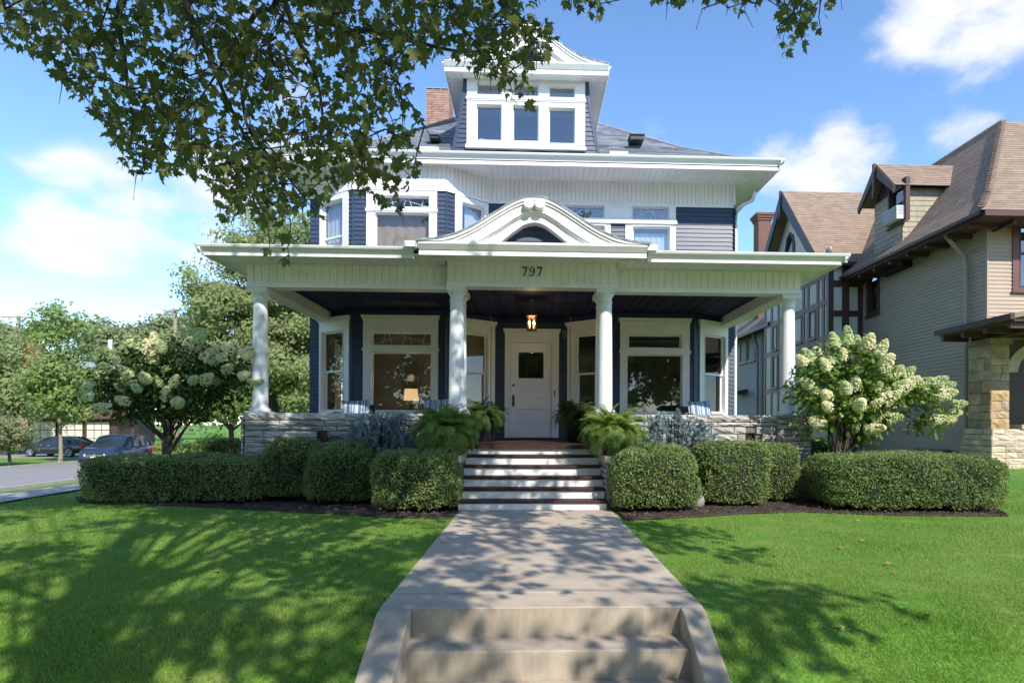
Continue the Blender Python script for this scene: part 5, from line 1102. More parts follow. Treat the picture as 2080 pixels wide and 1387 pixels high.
# blue spruces
def spruce(lab, xl, xr, ytop, Yc, depth, n, leaders=()):
    cx, a = hp(xl, xr, Yc); zt = float(atY((xl+xr)/2, ytop, Yc).z); r = thing('blue_spruce', lab, 'shrub', (cx, Yc, 0), 'blue spruces below the stone parapet')
    base = np.array([cx, Yc, .15]); S = []
    for k in range(n):
        u = rng.normal(size=3); u[2] = abs(u[2])*.9+.45; u[:2] *= 1.25; u /= np.linalg.norm(u); e = np.abs(u/np.array([a, depth, zt-.15])); q = (e**2.8).sum()**(-1/2.8); tipp = base+u*q*rng.uniform(.8, 1.06)
        S.append((tipp, u*np.array([1.3, 1.2, .6])+rng.normal(size=3)*.3, rng.uniform(.16, .28)))
    for (x, y) in leaders:
        pt = np.array(atY(x, y, Yc-.1)); 
        for k in range(30): t = k/29; S.append((pt-np.array([0, 0, .45*t])+rng.normal(size=3)*.02, np.array([math.cos(k*2.4), math.sin(k*2.4), .9])*(.3+t) if k else np.array([0, 0, 1.0]), .10+.14*t))
    V = []; tips = []; nr = []; sz = []
    nd_ = 80
    for tp, d, L in S:
        d = d/np.linalg.norm(d); t = rng.random(nd_); pts = tp-d*L*(1-t)[:, None]; side = rng.normal(size=(nd_, 3)); side -= d*(side@d)[:, None]; side = unit(side)
        V.append(pts); tips.append(side+d*.9); nr.append(rng.normal(size=(nd_, 3))); sz.append(.04+.02*rng.random(nd_))
    T = (np.array([(-.11, 0, 0), (.11, 0, 0), (0, 1, 0)]), np.array([(0, 1, 2)]))
    leafobj('needles', T, np.concatenate(V), np.concatenate(nr), np.concatenate(sz), sprm, r, np.concatenate(tips))
    b = MB()
    for tp, d, L in S[::3]: d = d/np.linalg.norm(d); mid = tp-d*L; b.tube([tuple(base*.5+mid*.5-np.array([0, 0, .05])), tuple(mid), tuple(tp)], [.012, .008, .003], 4)
    b.build('branches', twigm, r); return r
spruce('spreading dark blue spruce left of the steps below the parapet', 684, 862, 838, 10.7, .5, 1000)
spruce('sunlit silver blue spruce right of the steps below the parapet', 1262, 1475, 842, 10.65, .45, 1000, ((1378, 834), (1335, 846), (1425, 852)))
# ------------------------------------------------------------------ hydrangea trees
def head_mesh(i, m):
    n = 240; t = rng.random(n); ang = rng.random(n)*2*np.pi; rr = .5*np.sqrt(1-t**1.6)*(.92+.16*rng.random(n))*(.75+.25*(1-np.abs(t-.25))); P = np.stack([rr*np.cos(ang), rr*np.sin(ang), t*(1.05+.12*i)], 1); Nn = np.stack([np.cos(ang)*(1-t), np.sin(ang)*(1-t), .3+t], 1)
    V, Fc = scatter(OVAL[0]*np.array([1.5, 1, 1])-np.array([0, .5, 0]), OVAL[1], P, Nn+rng.normal(size=(n, 3))*.4, .18+.09*rng.random(n)); return npmesh('flower_head', V, Fc, m)
HM = {m.name: [head_mesh(i % 3, m) for i in range(3)] for m in (petal, petal2)}
def hydrangea(lab, heads, sz, Yr, base, ctr, rad, lm, pm, nleaf, fill, group, sbase=None, nst=26):
    r = thing('hydrangea_tree', lab, 'tree', base, group); HP = []
    for (x, y) in heads:
        p = atY(x, y, random.uniform(*Yr)); HP.append(np.array(p)); s = sz*random.uniform(.78, 1.15); out = Vector((p.x-ctr[0], p.y-ctr[1], (p.z-ctr[2])*.7+.5)).normalized()
        e = out.to_track_quat('Z', 'Y').to_euler(); place(HM[random.choice(pm).name][random.randrange(3)], 'flower_head', r, p-Vector(out)*s*.45, e, (s, s, s*1.1))
    HP = np.array(HP); C_ = np.array(ctr); L = []
    nb = nleaf//len(HP)
    for h in HP: c = h-(h-C_)*.10-np.array([0, -.14, .11]); L.append(c+rng.normal(size=(nb, 3))*np.array([.12, .12, .10]))
    u = unit(rng.normal(size=(fill, 3)))*(rng.random(fill)**.4)[:, None]; L.append(C_+u*np.array(rad)); P = np.concatenate(L)
    dn = P-C_; tip = unit(dn)+rng.normal(size=P.shape)*.5+np.array([0, 0, -.35]); nn = dn*.6+rng.normal(size=P.shape)*.45+np.array([0, -.1, .5]); ss = .07+.05*rng.random(len(P)); near = np.argsort(P[:, 1]-6*ss)[:300]; mk_ = np.ones(len(P), bool); mk_[near] = False
    leafobj('foliage', OVAL, P[mk_], nn[mk_], ss[mk_], lm, r, tip[mk_]); leafparts(OVAL, P, nn, ss, lm, r, tip, near)
    b = MB(); B0 = np.array(sbase or base)
    for k in range(nst):
        h = HP[int(k*len(HP)/26)]; m1 = B0+(C_-B0)*.3+rng.normal(size=3)*.04; m2 = C_*.55+h*.45+rng.normal(size=3)*.07; m2[2] = m2[2]*.75+C_[2]*.2
        b.tube([tuple(B0), tuple(m1), tuple(m2), tuple(h-np.array([0, 0, .05]))], [.035, .024, .013, .006], 5)
    b.build('stems', bark, r); return r, b
RH = [(270, 270), (350, 250), (330, 290), (405, 285), (480, 270), (500, 330), (550, 315), (450, 300), (88, 385), (120, 355), (180, 345), (245, 370), (325, 350), (222, 412), (410, 415), (585, 390), (565, 445), (620, 465), (695, 460), (110, 515), (148, 553), (340, 545), (400, 520), (440, 495), (465, 560), (525, 540), (575, 525), (560, 575), (650, 530), (690, 550), (735, 505), (770, 540), (800, 510), (880, 505), (915, 540), (930, 580), (830, 575), (850, 615), (228, 585), (355, 630), (425, 640), (525, 635), (595, 605), (622, 640), (232, 648), (268, 697), (525, 705), (612, 722), (165, 740), (385, 782), (487, 787), (520, 780), (1000, 640), (985, 690), (885, 725), (945, 730), (835, 742), (420, 580), (430, 605)]
RH = [(1600+x/2.89, 600+y/2.89) for x, y in RH]
base = (5.55, 10.75, .05); ctr = (5.75, 10.75, 1.95)
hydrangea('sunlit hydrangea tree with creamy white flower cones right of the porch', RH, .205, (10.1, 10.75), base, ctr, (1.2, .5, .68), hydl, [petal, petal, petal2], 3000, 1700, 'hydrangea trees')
LH = [(1075, 580), (1270, 605), (1135, 500), (1220, 485), (1325, 475), (1400, 500), (1410, 430), (1150, 430), (1280, 410), (1090, 445), (985, 480), (1370, 555), (1460, 560), (1510, 600), (1565, 570), (1600, 500), (1520, 520), (1600, 655), (1690, 640), (1670, 600), (1660, 545), (1740, 545), (1325, 690), (1360, 735), (1230, 750), (1450, 730), (1520, 700), (1515, 755), (1110, 745), (1075, 775), (1020, 720), (960, 725), (960, 790), (925, 830), (905, 750), (855, 790), (890, 685), (865, 880), (1170, 835), (1255, 890), (830, 610), (760, 650), (740, 700), (830, 710), (700, 690), (620, 775), (615, 850), (735, 930), (900, 500), (1040, 500), (1720, 700), (1790, 760), (1190, 440), (930, 470)]
LH = [(x/3.467, 560+y/3.467) for x, y in LH]
base = (-6.95, 11.9, 0); ctr = (-7.0, 11.9, 2.08)
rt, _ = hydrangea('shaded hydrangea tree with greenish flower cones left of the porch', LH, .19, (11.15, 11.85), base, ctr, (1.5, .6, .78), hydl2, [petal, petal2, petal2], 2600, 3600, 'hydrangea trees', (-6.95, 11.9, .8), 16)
b = MB(); b.tube([(-6.95, 11.9, -.05), (-6.93, 11.88, .4), (-6.98, 11.9, .95), (-6.9, 11.9, 1.5)], [.11, .085, .075, .05], 9)
for k in range(9): a = k*.7; b.tube([(-6.95, 11.9, .75+.05*k), (-6.95+.35*math.cos(a), 11.9+.25*math.sin(a), 1.3), (-6.95+1.0*math.cos(a), 11.9+.5*math.sin(a), 1.95)], [.035, .02, .008], 6)
b.build('trunk', bark, rt)

# ------------------------------------------------------------------ trees and buildings to the left
def tree(name, lab, base, hgt, blobs, ncl, nlf, lsz, m, trunk=.2, group=None, cat='tree', barkm=None, hug=.55, fork=.35):
    r = thing(name, lab, cat, base, group); B0 = np.array(base, float); P = []; cl = []; OUT = []
    W_ = np.array([b_[1][0]*b_[1][1]*b_[1][2] for b_ in blobs]); W_ = W_/W_.sum()
    for k in range(ncl):
        c, rd = blobs[rng.choice(len(blobs), p=W_)]; u = unit(rng.normal(size=3))*rng.random()**.45; cp = np.array(c)+u*np.array(rd); cl.append(cp)
        n = int(nlf*rng.uniform(.5, 1.4)); s = rng.uniform(.6, 1.25)*hug; q_ = rng.normal(size=(n, 3))*np.array([s, s, s*.55]); P.append(cp+q_); OUT.append(unit(q_)+u*.7)
    P = np.concatenate(P); OUT = np.concatenate(OUT); leafobj('crown', DIAMOND, P, unit(OUT)*.9+rng.normal(size=P.shape)*.6+np.array([0, -.25, .35]), lsz*(.6+.8*rng.random(len(P))), m, r)
    b = MB(); top = np.array(blobs[0][0])+np.array([0, 0, blobs[0][1][2]*.5]); mid = B0*(1-fork)+top*fork; b.tube([tuple(B0-np.array([0, 0, .2])), tuple(B0*.8+mid*.2+rng.normal(size=3)*.03), tuple(mid), tuple(top)], [trunk*1.25, trunk, trunk*.8, trunk*.15], 9)
    for c in cl[::max(1, len(cl)//16)]: q = B0*(1-fork)+top*fork if rng.random() < .5 else B0*(1-fork*1.5)+top*fork*1.5; b.tube([tuple(q), tuple(q*.45+c*.55+np.array([0, 0, .15])), tuple(c)], [trunk*.45, trunk*.22, trunk*.06], 6)
    b.build('trunk', barkm or bark, r); return r
def at(x, y, Y): return tuple(atY(x, y, Y))
def gp(x, Y): q = atY(x, 900, Y); return (q.x, Y, float(gz(q.x, Y)))
def blob(x, y, Y, rx, ry, dy=None): s = Y/1230; return (at(x, y, Y), (rx*s, (dy or rx*s), ry*s))
tree('broadleaf_tree', 'large pale green tree just behind the left side of the house', gp(560, 29), 12, [blob(540, 640, 29, 150, 150, 3), blob(570, 500, 30, 95, 80, 2.4), blob(430, 610, 28, 55, 80, 2), blob(600, 740, 28, 110, 90, 3), blob(480, 740, 28, 60, 60, 2)], 340, 210, .17, treem, .3, hug=.38)
tree('young_street_tree', 'slim young tree on the grass beside the parked cars', (atY(121, 935, 38).x, 38, atY(121, 937, 38).z), 9, [blob(125, 790, 38, 62, 75, 1.8), blob(118, 690, 38, 36, 75, 1.2), blob(72, 665, 38, 18, 30, .6), blob(165, 650, 38, 14, 40, .5)], 120, 100, .22, treebr, .11, barkm=polem, hug=.38)
tree('round_top_tree', 'olive round topped tree beyond the garage roof', gp(235, 78), 14, [blob(235, 705, 78, 65, 48, 4)], 70, 170, .45, treeol, .4, hug=.9)
tree('round_top_tree', 'hazy olive tree beside the right utility pole', gp(355, 84), 14, [blob(358, 690, 84, 62, 48, 4)], 70, 170, .45, treeol, .4, hug=.9)
tree('round_top_tree', 'olive tree at the left edge behind the left utility pole', gp(20, 82), 14, [blob(12, 715, 82, 55, 50, 4)], 60, 170, .45, treeol, .4, hug=.9)
tree('bushy_tree', 'full leafy tree at the left edge of the picture', gp(10, 46), 9, [blob(20, 770, 46, 62, 75, 2.5), blob(-60, 760, 46, 60, 80, 2.5)], 120, 160, .27, treem, .25, hug=.55)
tree('bushy_tree', 'leafy tree filling the gap above the blue car', gp(270, 52), 9, [blob(265, 765, 52, 70, 60, 3), blob(345, 780, 52, 60, 60, 3)], 130, 150, .28, treem, .25, hug=.6)
tree('bushy_tree', 'leafy tree behind the shaded hydrangea trunk', gp(470, 42), 8, [blob(470, 800, 42, 90, 55, 3), blob(585, 800, 44, 70, 60, 3), blob(400, 800, 44, 60, 60, 3)], 150, 150, .26, treebr, .2, hug=.5)
tree('roadside_shrub', 'grey green mounded shrub on the far kerb at the left edge', (atY(20, 925, 34).x, 34, float(gz(-30, 34))), 2, [blob(15, 885, 34, 60, 38, 1.5), blob(-40, 880, 34, 50, 40, 1.5)], 80, 120, .16, treeol, .08, cat='shrub', hug=.28)
tree('meadow_shrub', 'loose yellow green bush behind the blue car', gp(370, 44), 2, [blob(350, 905, 44, 45, 14, 1), blob(420, 900, 44, 40, 16, 1)], 40, 90, .16, treebr, .05, cat='shrub', hug=.3)
tree('bushy_tree', 'low dark hedge trees between the two houses', gp(1505, 62), 6, [blob(1500, 815, 62, 40, 40, 2)], 40, 120, .3, treeol, .2, hug=.5)
# small trees out of view across the street, seen only in the window glass
P = []
for cx, cy, h in ((-34, -14, 13), (-36, -4, 13), (-37, 6, 12), (-38, 15, 12), (42, -16, 12), (-16, -24, 13), (-11, -28, 15), (-6, -25, 14), (-1, -28, 15), (4, -25, 13), (9, -28, 15), (14, -25, 14), (20, -26, 13), (-22, -27, 14), (27, -25, 12), (-28, -24, 12), (34, -27, 12)):
    for k in range(75): u = unit(rng.normal(size=3))*rng.random()**.4; P.append(np.array([cx, cy, h*.55])+u*np.array([4.6, 3.5, h*.52])+rng.normal(size=(85, 3))*.55)
P = np.concatenate(P); V, Fc = scatter(DIAMOND[0], DIAMOND[1], P, rng.normal(size=P.shape)+np.array([0, 0, .6]), .42+.3*rng.random(len(P)))
o = bpy.data.objects.new('far_trees', npmesh('far_trees', V, Fc, treem)); COL.objects.link(o); tag(o, 'trees across the front street mirrored in the porch windows', 'trees', kind='stuff')
# wooded horizon
P = []
for x in np.arange(-150, 150, 6.0):
    yb = 120+rng.uniform(0, 30); P.append(np.array([x, yb, 2.0+rng.uniform(0, 1.5)])+rng.normal(size=(260, 3))*np.array([3, 2, 1.8]))
P = np.concatenate(P); V, Fc = scatter(DIAMOND[0], DIAMOND[1], P, rng.normal(size=P.shape)+np.array([0, 0, .6]), .7+.5*rng.random(len(P)))
o = bpy.data.objects.new('distant_wood', npmesh('distant_wood', V, Fc, treeol)); COL.objects.link(o); tag(o, 'far line of trees along the horizon', 'trees', kind='stuff')
# utility poles
def pole(lab, px, pytop, Y, lean, armdir):
    t = atY(px, pytop, Y); g = float(gz(t.x, Y)); r = thing('utility_pole', lab, 'pole', (t.x-lean, Y, g), 'wooden utility poles'); b = MB(); b.tube([(t.x-lean, Y, g-.3), (t.x, Y, t.z)], [.25, .16], 8); b.build('post', polem, r)
    b = MB(); d = Vector((math.cos(armdir), math.sin(armdir), 0)); n_ = Vector((-d.y, d.x, 0)); c = Vector((t.x, Y-.2, t.z-.2)); L = 1.35; b.add([c+d*s*L+n_*e*.06+Vector((0, 0, f_*.08)) for s in (-1, 1) for e in (-1, 1) for f_ in (-1, 1)], [(0, 1, 3, 2), (4, 6, 7, 5), (0, 4, 5, 1), (2, 3, 7, 6), (0, 2, 6, 4), (1, 5, 7, 3)]); b.build('cross_arm', polem, r)
    b = MB()
    for s in (-.9, -.4, .4, .9): b.lathe([(.04, 0), (.05, .08), (.03, .14)], tuple(c+d*s*L+Vector((0, 0, .08))), 8)
    b.build('insulator', potst, r)
    b = MB(); b.tube([c+d*L*.6, (t.x, Y-.1, t.z-1.0)], .035, 5); b.tube([c-d*L*.6, (t.x, Y-.1, t.z-1.0)], .035, 5); b.build('brace', polem, r)
pole('leaning wooden utility pole at the left edge beside the orange chimney', 38, 641, 62, .35, .1); pole('wooden utility pole rising behind the shaded hydrangea', 356, 628, 62, -.1, -.5)
p = atY(224, 690, 60); b = MB(); b.tube([(p.x, 60, 0), tuple(p)], .18, 8); o = b.build('vent_stack', gut, None, loc=(p.x, 60, 0)); tag(o, 'thin white stack standing between far tree tops', 'stack')
# garage
gx0, gx1 = atY(62, 880, 50).x, atY(226, 880, 50).x; gr = thing('garage', 'low garage with cream panelled doors and dark roof behind the cars', 'garage', ((gx0+gx1)/2, 51, -1.1)); zt = atY(150, 850, 50).z
b = MB(); b.box(gx0-.3, gx1+.4, 50.1, 55, -1.4, zt); b.build('wall', timber, gr)
b = MB(); b.prism([(49.5, zt), (52.5, zt+1.2), (55.5, zt), (55.5, zt+.15), (52.5, zt+1.4), (49.5, zt+.18)], 'x', gx0-.8, gx1+.9); b.build('roof', rosetr, gr)
for k in range(3):
    a = gx0+(gx1-gx0)*k/3+.15; c = gx0+(gx1-gx0)*(k+1)/3-.15; b = MB(); b.box(a, c, 50.04, 50.1, -1.3, zt-.2); dd = b.build('garage_door', woodd, gr); nx_ = 3
    for i in range(nx_):
        for j in range(4): b = MB(); xa, xb = a+(c-a)*i/nx_+.03, a+(c-a)*(i+1)/nx_-.03; za, zb_ = -1.25+(zt+1.0)*j/4+.03, -1.25+(zt+1.0)*(j+1)/4-.03; b.box(xa, xb, 50.0, 50.04, za, zb_); b.build('door_panel', stucco, dd)
# two houses almost hidden by the trees
p = atY(47, 695, 58); hr = thing('brick_house', 'house hidden by trees at far left, only its orange chimney showing', 'house', (p.x, 60, -1)); b = MB(); b.box(p.x-5, p.x+4, 58.5, 66, -1.2, 4.5); b.build('wall', brickm, hr); b = MB(); b.prism([(57.9, 4.4), (62.2, 7.4), (66.6, 4.4)], 'x', p.x-5.5, p.x+4.5); rf_ = b.build('roof', shing, hr); b = MB(); b.box(p.x-.55, p.x+.55, 58.4, 59.6, 4, p.z); b.box(p.x-.65, p.x+.65, 58.3, 59.7, p.z-.5, p.z-.2); b.build('chimney', mat('orange_brick', (.45, .20, .10), .9, .2, 8, .2, 40), rf_)
p = atY(592, 800, 52); hr = thing('pink_house', 'pale pink house glimpsed through leaves beside the left porch column', 'house', (p.x, 54, -1)); b = MB(); b.box(p.x-2.2, p.x+1.6, 52, 60, -1.3, 4.4); b.build('wall', mat('pale_pink_wall', (.62, .5, .48), .9, .05), hr); b = MB(); b.prism([(p.x-2.7, 4.3), (p.x-.3, 6.4), (p.x+2.1, 4.3)], 'y', 51.5, 60.5); b.build('roof', shing, hr)
for k in range(2): b = MB(); b.box(p.x-1.5+k*1.6, p.x-.7+k*1.6, 51.95, 52, 1.2, 2.7); b.build('window', cglass, hr)
# ------------------------------------------------------------------ cars
def car(name, lab, cat, loc, rz, L, Wd, prof, cabin, paint, wheels, rear=False, suv=True):
    r = thing(name, lab, cat, loc); r.rotation_euler = (0, 0, rz)
    def mk(b, nm, m, sm_=False, par=None): o = b.build(nm, m, None, smooth=sm_, loc=(0, 0, 0)); o.parent = par or r; o.location = (0, 0, 0); return o
    hw = Wd/2
    def loft(st, m, nm, sm_=True):
        b = MB(); vs = []; k = len(st[0][1])
        for x, sec in st: vs += [(x, y, z) for y, z in sec]
        fs = [(i*k+j, i*k+(j+1) % k, (i+1)*k+(j+1) % k, (i+1)*k+j) for i in range(len(st)-1) for j in range(k)]+[tuple(reversed(range(k))), tuple(range((len(st)-1)*k, len(st)*k))]
        b.add(vs, fs); return mk(b, nm, m, sm_)
    def sec(w_, zb, zt, cr): return [(-w_*.9, zb), (w_*.9, zb), (w_, zb+.18), (w_*1.0, zt-.28), (w_*.955, zt-.06), (w_*.85, zt+cr), (-w_*.85, zt+cr), (-w_*.955, zt-.06), (-w_*1.0, zt-.28), (-w_, zb+.18)]
    loft([(x, sec(w_*hw, zb, zt, cr)) for x, w_, zb, zt, cr in prof], paint, 'body')
    def csec(w0, w1, z0, z1): return [(-w0, z0), (w0, z0), (w1, z1-.05), (w1*.85, z1), (-w1*.85, z1), (-w1, z1-.05)]
    loft([(x, csec(w0*hw, w1*hw, z0, z1)) for x, w0, w1, z0, z1 in cabin], cglass, 'windows', True)
    rs = [(x, w1*hw, z1) for x, w0, w1, z0, z1 in cabin if z1 > max(c[4] for c in cabin)-.12]
    b = MB(); vs = [];
    for x, w1, z1 in rs: vs += [(x, -w1*1.01, z1-.045), (x, -w1*.85, z1+.012), (x, w1*.85, z1+.012), (x, w1*1.01, z1-.045)]
    b.add(vs, [(i*4+j, i*4+j+1, (i+1)*4+j+1, (i+1)*4+j) for i in range(len(rs)-1) for j in range(3)]); mk(b, 'roof', paint, True)
    b = MB()
    for s in (-1, 1):
        c = cabin; b.tube([(c[0][0], s*c[0][1]*hw, c[0][3]), (c[1][0], s*c[1][2]*hw, c[1][4]-.03)], .04, 5); n_ = len(c)
        b.tube([(c[-1][0], s*c[-1][1]*hw, c[-1][3]), (c[-2][0], s*c[-2][2]*hw, c[-2][4]-.03)], .06, 5)
        for xm in ((c[1][0]+c[-2][0])/2+.15, (c[1][0]+c[-2][0])/2-.85): b.tube([(xm, s*hw*.925, c[1][3]-.02), (xm-.05, s*c[1][2]*hw*1.01, c[1][4]-.04)], .035, 5)
        b.tube([(c[1][0], s*hw*c[1][1]*1.0, c[0][3]+.01), (c[-2][0], s*hw*c[1][1]*1.0, c[0][3]+.01)], .018, 4)
    mk(b, 'pillars', paint)
    for wx in wheels:
        for s in (-1, 1):
            wr = .36 if suv else .33; b = MB(); b.lathe([(wr*.62, -.11), (wr*.92, -.115), (wr, -.09), (wr, .09), (wr*.92, .115), (wr*.62, .11)], (wx, s*(hw-.10), wr), 26, ax='y'); w_ = mk(b, 'wheel', tyre, True)
            b = MB(); b.lathe([(wr*.63, s*.02), (wr*.66, s*.118), (wr*.6, s*.118), (wr*.56, s*.07)], (wx, s*(hw-.10), wr), 22, ax='y')
            for k in range(10): a = k*math.pi/5; b.tube([(wx, s*(hw+.0), wr), (wx+wr*.6*math.cos(a), s*(hw+.005), wr+wr*.6*math.sin(a))], .022, 4)
            mk(b, 'rim', alloy, False, w_)
            b = MB()
            for k in range(12): a0, a1 = math.pi*(k/12)-.05, math.pi*((k+1)/12)+.05; q = lambda a, rr: (wx+rr*math.cos(a), wr+rr*math.sin(a)); b.prism([q(a0, wr*1.05), q(a1, wr*1.05), q(a1, wr*1.2), q(a0, wr*1.2)], 'y', s*hw*.93, s*(hw*1.005))
            mk(b, 'wheel_arch', blackm)
    xf, xr_ = prof[-1][0], prof[0][0]; zf = prof[-1][3]
    for s in (-1, 1):
        b = MB(); b.prism([(xf-.42, s*hw*.93), (xf-.02, s*hw*.66), (xf+.015, s*hw*.5), (xf-.02, s*hw*.45), (xf-.42, s*hw*.86)], 'z', zf-.24, zf-.10); mk(b, 'headlight', lampw)
        b = MB(); b.box(xr_-.02, xr_+.14, s*hw*.97-.1, s*hw*.97+.06 if s > 0 else s*hw*.97+.1, prof[0][3]-.34, prof[0][3]-.1); mk(b, 'tail_light', lampr)
        b = MB(); x_ = cabin[0][0]-.28; b.box(x_-.08, x_+.06, s*(hw+.02)-.0, s*(hw+.2), prof[-2][3]+.06, prof[-2][3]+.2); mk(b, 'mirror', paint)
        for xm in (.05, -.95): b = MB(); b.box(xm-.1, xm+.1, s*(hw*.985)-.02, s*(hw*.985)+.03, prof[2][3]-.16, prof[2][3]-.125); mk(b, 'door_handle', alloy)
    b = MB(); b.box(xf-.03, xf+.03, -hw*.48, hw*.48, zf-.32, zf-.12); gr_ = mk(b, 'grille', blackm)
    b = MB()
    for k in range(3): b.box(xf+.03, xf+.04, -hw*.46, hw*.46, zf-.30+k*.065, zf-.275+k*.065)
    b.lathe([(.075, .03), (.075, .05)], (xf, 0, zf-.2), 14, ax='x'); mk(b, 'grille_bar', alloy, False, gr_)
    b = MB(); b.box(xf-.05, xf+.06, -hw*.84, hw*.84, .24, .42); mk(b, 'bumper', blackm)
    b = MB(); b.box(xf+.06, xf+.07, -.17, .17, .44, .56); b.box(xr_-.07, xr_-.06, -.17, .17, .75, .87); mk(b, 'number_plate', platem)
    return r
SP = [(-2.35, .90, .32, 1.02, .02), (-2.2, .96, .26, 1.08, .02), (-1.2, 1.0, .24, 1.06, .02), (0, 1.0, .24, 1.04, .02), (.9, 1.0, .24, 1.02, .03), (1.6, .99, .26, .98, .07), (2.1, .94, .28, .90, .06), (2.3, .84, .30, .80, .02)]
SC = [(1.15, .86, .80, 1.02, 1.06), (.35, .93, .78, 1.02, 1.66), (-.3, .94, .80, 1.02, 1.72), (-1.3, .94, .79, 1.02, 1.70), (-2.0, .93, .74, 1.04, 1.62), (-2.28, .90, .78, 1.05, 1.12)]
cx = atY(238, 925, 36.8).x
car('parked_car', 'dark blue sport utility car facing us at the far kerb', 'car', (cx, 36.8, -1.07), R_(-83), 4.6, 1.86, SP, SC, carblue, (1.42, -1.38))
SP2 = [(-2.3, .88, .34, .98, .02), (-2.1, .95, .26, 1.0, .02), (-1.1, 1.0, .22, .95, .02), (0, 1.0, .22, .90, .02), (.9, 1.0, .22, .88, .03), (1.6, .98, .24, .82, .06), (2.1, .92, .26, .74, .05), (2.3, .82, .28, .66, .02)]
SC2 = [(1.2, .85, .78, .86, .90), (.25, .92, .72, .88, 1.40), (-.4, .93, .73, .88, 1.44), (-1.0, .93, .71, .90, 1.40), (-1.9, .90, .72, .96, 1.02)]
cx = atY(122, 910, 44.5).x
car('parked_car', 'charcoal sedan parked behind the slim tree with its tail towards the street', 'car', (cx, 44.5, -1.05), R_(176), 4.6, 1.8, SP2, SC2, cardark, (1.4, -1.38), suv=False)
b = MB(); b.box(cx-12, cx+2.5, 43, 47, -1.2, -1.05); o = b.build('driveway', asph); o['kind'] = 'structure'

# ------------------------------------------------------------------ the maple overhead
mp_ = thing('maple_tree', 'big maple whose leafy boughs hang over the top left of the view', 'tree', (.35, -2.4, -.62))
poly = [(-60, -60), (-60, 60), (20, 95), (90, 115), (150, 190), (215, 245), (240, 330), (300, 378), (365, 345), (430, 372), (450, 450), (510, 430), (535, 460), (548, 530), (572, 562), (590, 520), (575, 430), (650, 465), (670, 420), (690, 380), (760, 420), (815, 435), (835, 380), (862, 330), (840, 290), (870, 245), (830, 200), (835, 160), (865, 120), (900, 110), (960, 150), (1010, 160), (1040, 215), (1075, 248), (1098, 190), (1060, 150), (1100, 120), (1128, 75), (1095, 20), (1085, -60)]
polys = [(poly, 360), ([(1145, -40), (1140, 8), (1190, 20), (1205, 48), (1228, 40), (1225, 5), (1250, -40)], 9), ([(1325, -40), (1330, 8), (1350, 22), (1400, 12), (1470, 30), (1500, 42), (1540, 12), (1545, -40)], 15), ([(1565, -50), (1580, -8), (1575, 60), (1590, 120), (1620, 90), (1665, 75), (1680, 25), (1710, 5), (1700, -50)], 16), ([(175, 215), (185, 245), (215, 240), (200, 215)], 2)]
def inside(pts, po):
    x, y = pts[:, 0], pts[:, 1]; r = np.zeros(len(pts), bool); n = len(po)
    for i in range(n):
        (x0, y0), (x1, y1) = po[i], po[(i+1) % n]
        if y0 == y1: continue
        c = ((y0 > y) != (y1 > y)) & (x < (x1-x0)*(y-y0)/(y1-y0)+x0); r ^= c
    return r
LP, LT, CT = [], [], []
for po, ncl in polys:
    po_ = np.array(po); lo, hi = po_.min(0), po_.max(0); cand = lo+(hi-lo)*rng.random((6000, 2)); cand = cand[inside(cand, po)]
    gap = np.sin(cand[:, 0]*.021+1)*np.sin(cand[:, 1]*.026+2)+.6*np.sin(cand[:, 0]*.05)*np.sin(cand[:, 1]*.043)
    cand = cand[gap > (-.42 if ncl > 50 else -9)][:ncl]
    for x, y in cand:
        Y = rng.uniform(4.1, 6.6); c = np.array(atY(x, y, Y)); CT.append(c); n = rng.integers(11, 19) if ncl > 50 else rng.integers(9, 14)
        q = c+rng.normal(size=(n, 3))*np.array([.13, .16, .15]) if ncl > 50 else c+rng.normal(size=(n, 3))*np.array([.09, .16, .09]); LP.append(q)
LP = np.concatenate(LP); pj = np.array([proj(p)[:2] for p in LP]); okm = np.zeros(len(LP), bool)
for po, ncl in polys: okm |= inside(pj, po)
LP = LP[okm]
tipd = np.array([0, 0, -1.0])+rng.normal(size=LP.shape)*.42; nrm = rng.normal(size=LP.shape)+np.array([0, -.45, .3]); sz = .052+.058*rng.random(len(LP))**1.2
vis = np.argsort(np.linalg.norm(LP-np.array(CAMLOC), axis=1)-6*sz)[:300]; msk = np.zeros(len(LP), bool); msk[vis] = True
leafobj('foliage', MAPLE, LP[~msk], nrm[~msk], sz[~msk], maplem, mp_, tipd[~msk])
leafparts(MAPLE, LP, nrm, sz, maplem, mp_, tipd, vis)
# unseen canopy above and behind the camera, clumps kept by where their shade lands
kc = 1/math.tan(SUN_EL); CP = []; CC = []
tries = 0
while len(CC) < 225 and tries < 20000:
    tries += 1; c = np.array([rng.uniform(-9.5, 5.2), rng.uniform(-5.5, 4.8), rng.uniform(4.2, 9.5)]); rr = rng.uniform(.22, .5)
    x, y, d = proj(c)
    if d > .2 and -250 < x < 2330 and y > -1.6*rr*FPX/d-40: continue
    lx, ly = c[0]-c[2]*kc*math.sin(SUN_AZ), c[1]+c[2]*kc*math.cos(SUN_AZ); zw = c[2]-(11-c[1])*math.tan(SUN_EL)/math.cos(SUN_AZ); lxw = c[0]-(11-c[1])*math.tan(SUN_AZ)
    if zw > 0:
        if lxw > -.6 or zw > 4.4: continue
        if rng.random() < .12: continue
    else:
        if ly < 2.6: continue
        if lx > 2.35: continue
        if lx > 1.35 and (ly > 8.2 or rng.random() < .1): continue
        if -1.3 < lx <= 1.35 and rng.random() < .3: continue
        if lx <= -1.3 and rng.random() < .5: continue
        if lx < -6.5 and rng.random() < .35: continue
    CC.append(c); n = int(62*rr/.45); CP.append(c+rng.normal(size=(n, 3))*np.array([rr, rr, rr*.5])*.62)
